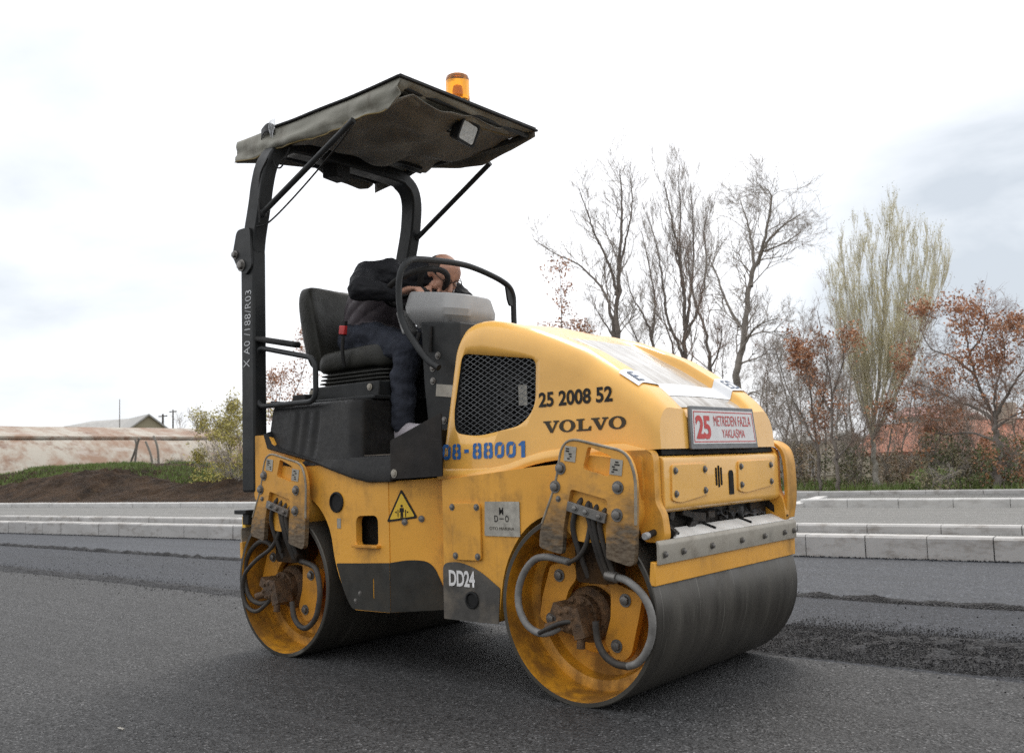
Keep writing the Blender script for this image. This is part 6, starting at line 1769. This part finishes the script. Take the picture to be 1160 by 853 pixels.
# ---- long rusty shed and the house behind it on the left
sh = empty('rusty_shed'); tag(sh, 'long low shed with a rusted sheet metal roof behind the earth bank', 'shed')
dr = ray(240, 520); dl = ray(0, 520)
pr = CAM + dr*55; pl = CAM + dl*45; pr.z = pl.z = 0
SU = (pr-pl).normalized(); SN = Vector((-SU.y, SU.x, 0)); L1 = (pr-pl).length
def shp(u, v, z): return pl + SU*u + SN*v + Vector((0, 0, z))
zb_, z_mid, z_top = (CAM + ray(120, 538)*50).z, (CAM + ray(120, 497)*52).z, (CAM + ray(120, 484)*54).z
pr_ = [(2.6*t, zb_-.5 + (z_mid-zb_+.5)*(1-(1-t)**1.4)) for t in (i/8 for i in range(9))]
V = []; F = []; nU = 60; m_ = len(pr_)
for i in range(nU+1):
    u = -9 + (L1+13)*i/nU
    for v_, z_ in pr_: V.append(shp(u, v_, z_+.04*mnoise.noise((u*.3, v_*.5, 2))))
for i in range(nU):
    for j in range(m_-1): a = i*m_+j; F.append((a, a+m_, a+m_+1, a+1))
lo = raw('roof', V, F, MT['rust_roof'], sh); md = lo.modifiers.new('s', 'SOLIDIFY'); md.thickness = .06
mb = MB(); mb.loft([[shp(u, v_, z_) for v_, z_ in ((2.5, z_mid+.0), (2.5, z_mid+.14), (5, z_top+.05), (8, z_top-.9), (8, z_mid-.3))] for u in (-9, L1+4.3)])
mb.build('upper_roof', MT['rust_roof'], sh)
mb = MB(); mb.loft([[shp(u, v_, z_) for v_, z_ in ((.3, -.5), (.3, zb_-.5), (2.6, z_mid-.2), (7.8, z_mid-.4), (7.8, -.5))] for u in (-8.9, L1+3.9)])
mb.build('wall', MT['stucco'], sh)
gh = empty('gabled_house'); tag(gh, 'grey roofed house with a triangular gable above the rusty shed', 'house')
vv = 62
cen = onv(vv, 168, 486); dd = (-RU*.93 + RN*.37).normalized()*13; e_x = Vector((-dd.y, dd.x, 0)).normalized()
if e_x.dot(RU) < 0: e_x = -e_x
vw = Vector((cen.x-CAM.x, cen.y-CAM.y, 0)); dep = vw.length; vw.normalize(); pp_ = Vector((vw.y, -vw.x, 0))
hw_ = 19/1076*dep/abs(e_x.dot(pp_))*.95
gl, gr2, ap = cen-e_x*hw_, cen+e_x*hw_, Vector((cen.x, cen.y, onv(vv, 168, 471).z))
if (gl-CAM).dot(pp_) > (gr2-CAM).dot(pp_): gl, gr2 = gr2, gl
mb = MB()
tri_ = [Vector((gl.x, gl.y, gl.z-3)), Vector((gr2.x, gr2.y, gr2.z-3)), gr2, ap, gl]
mb.loft([tri_, [p+dd for p in tri_]]); mb.build('wall', simple('tan_gable_wall', (.30, .27, .19), .9), gh)
mb = MB()
ov = (gr2-gl).normalized()*.35
for e_, s_ in ((gl, -1), (gr2, 1)):
    a = e_ + ov*s_ - Vector((0, 0, .25)); k0 = -(dd.normalized())*.3
    mb.loft([[a+k0, ap+k0+Vector((0, 0, .02)), ap+k0+Vector((0, 0, .22)), a+k0+Vector((0, 0, .2))], [a+dd, ap+dd+Vector((0, 0, .02)), ap+dd+Vector((0, 0, .22)), a+dd+Vector((0, 0, .2))]])
mb.build('roof', MT['grey_roof'], gh)
wl = onv(vv+.5, 72, 483); wr = onv(vv+.5, 150, 486); wt = onv(vv+3.5, 138, 473); wt2 = onv(vv+3.5, 160, 473)
mb = MB(); mb.loft([[p, q, q-Vector((0, 0, .15)), p-Vector((0, 0, .15))] for p, q in ((wl, onv(vv+3.5, 104, 477)), (wr, wt2))]); mb.build('side_roof', MT['grey_roof'], gh)
mb = MB(); mb.loft([[Vector((p.x, p.y, p.z-.2)) for p in (wl, wr, wr+RN*3, wl+RN*3)], [Vector((p.x, p.y, p.z-3)) for p in (wl, wr, wr+RN*3, wl+RN*3)]]); mb.build('side_wall', MT['stucco_white'], gh)
def pole(nm, label, v, px, pt, pb, r, cross=0):
    a, b = onv(v, px, pb), onv(v, px, pt); root = empty(nm); tag(root, label, nm.split('_')[-1])
    m = MB(); m.tube([a, b], [r*1.2, r*.8], 8); m.build('mast', MT['timber'] if cross else MT['bolt'], root)
    if cross:
        m = MB(); m.bar(b-Vector((0, 0, .25))-RU*cross, b-Vector((0, 0, .25))+RU*cross, .12, .12); m.build('crossarm', MT['timber'], root)
pole('aerial_mast', 'thin tall aerial mast left of the gable', 60, 135.5, 452, 486, .05)
pole('utility_pole', 'thick dark utility pole close to the gable', 64, 184.5, 469, 490, .13, .75)
pole('utility_pole', 'fainter utility pole farther from the gable', 70, 196, 464, 490, .10, .7)
# cranked concrete fence posts on the bank
for lab, path in (('cranked concrete fence post leaning right, left one of its pair', [(143, 543), (147, 528), (152.5, 512), (154.5, 504), (153, 497)]),
                  ('cranked concrete fence post crossing behind the leaning one', [(151, 541), (153, 525), (154.5, 510), (156, 502), (158, 496)]),
                  ('upright cranked concrete fence post right of the crossed pair', [(174, 545), (173, 528), (170.5, 514), (167.5, 506), (165, 500)]),
                  ('far short cranked concrete fence post with its tip over the roof line', [(180, 535), (179.5, 520), (178.5, 508), (176.5, 500), (174, 494)]),
                  ('plain thin concrete fence post left of the yellow shrub', [(224, 548), (223.5, 535), (223, 522), (222.5, 511)])):
    m = MB(); P = [onv(18.4, a, b) for a, b in path]; P[0] = P[0]-Vector((0, 0, .4)); m.tube(smooth_path(P, 3), .052, 4); o = m.build('fence_post', MT['post'], None, .01)
    tag(o, lab, 'fence post', 'concrete posts on the earth bank')
# litter on the asphalt
def scrap():
    p = on('z', .006, 137, 826); m = MB()
    m.grid([[Vector((p.x-.018+.036*i/5, p.y-.005+.010*j/3, .010+.006*mnoise.noise((i*.9, j*.8, 3)))) for j in range(4)] for i in range(6)])
    o = m.build('paper_scrap', MT['label_plate'], None, solid=.0012); tag(o, 'tiny pale scrap of paper lying on the asphalt in the foreground', 'litter')
scrap()
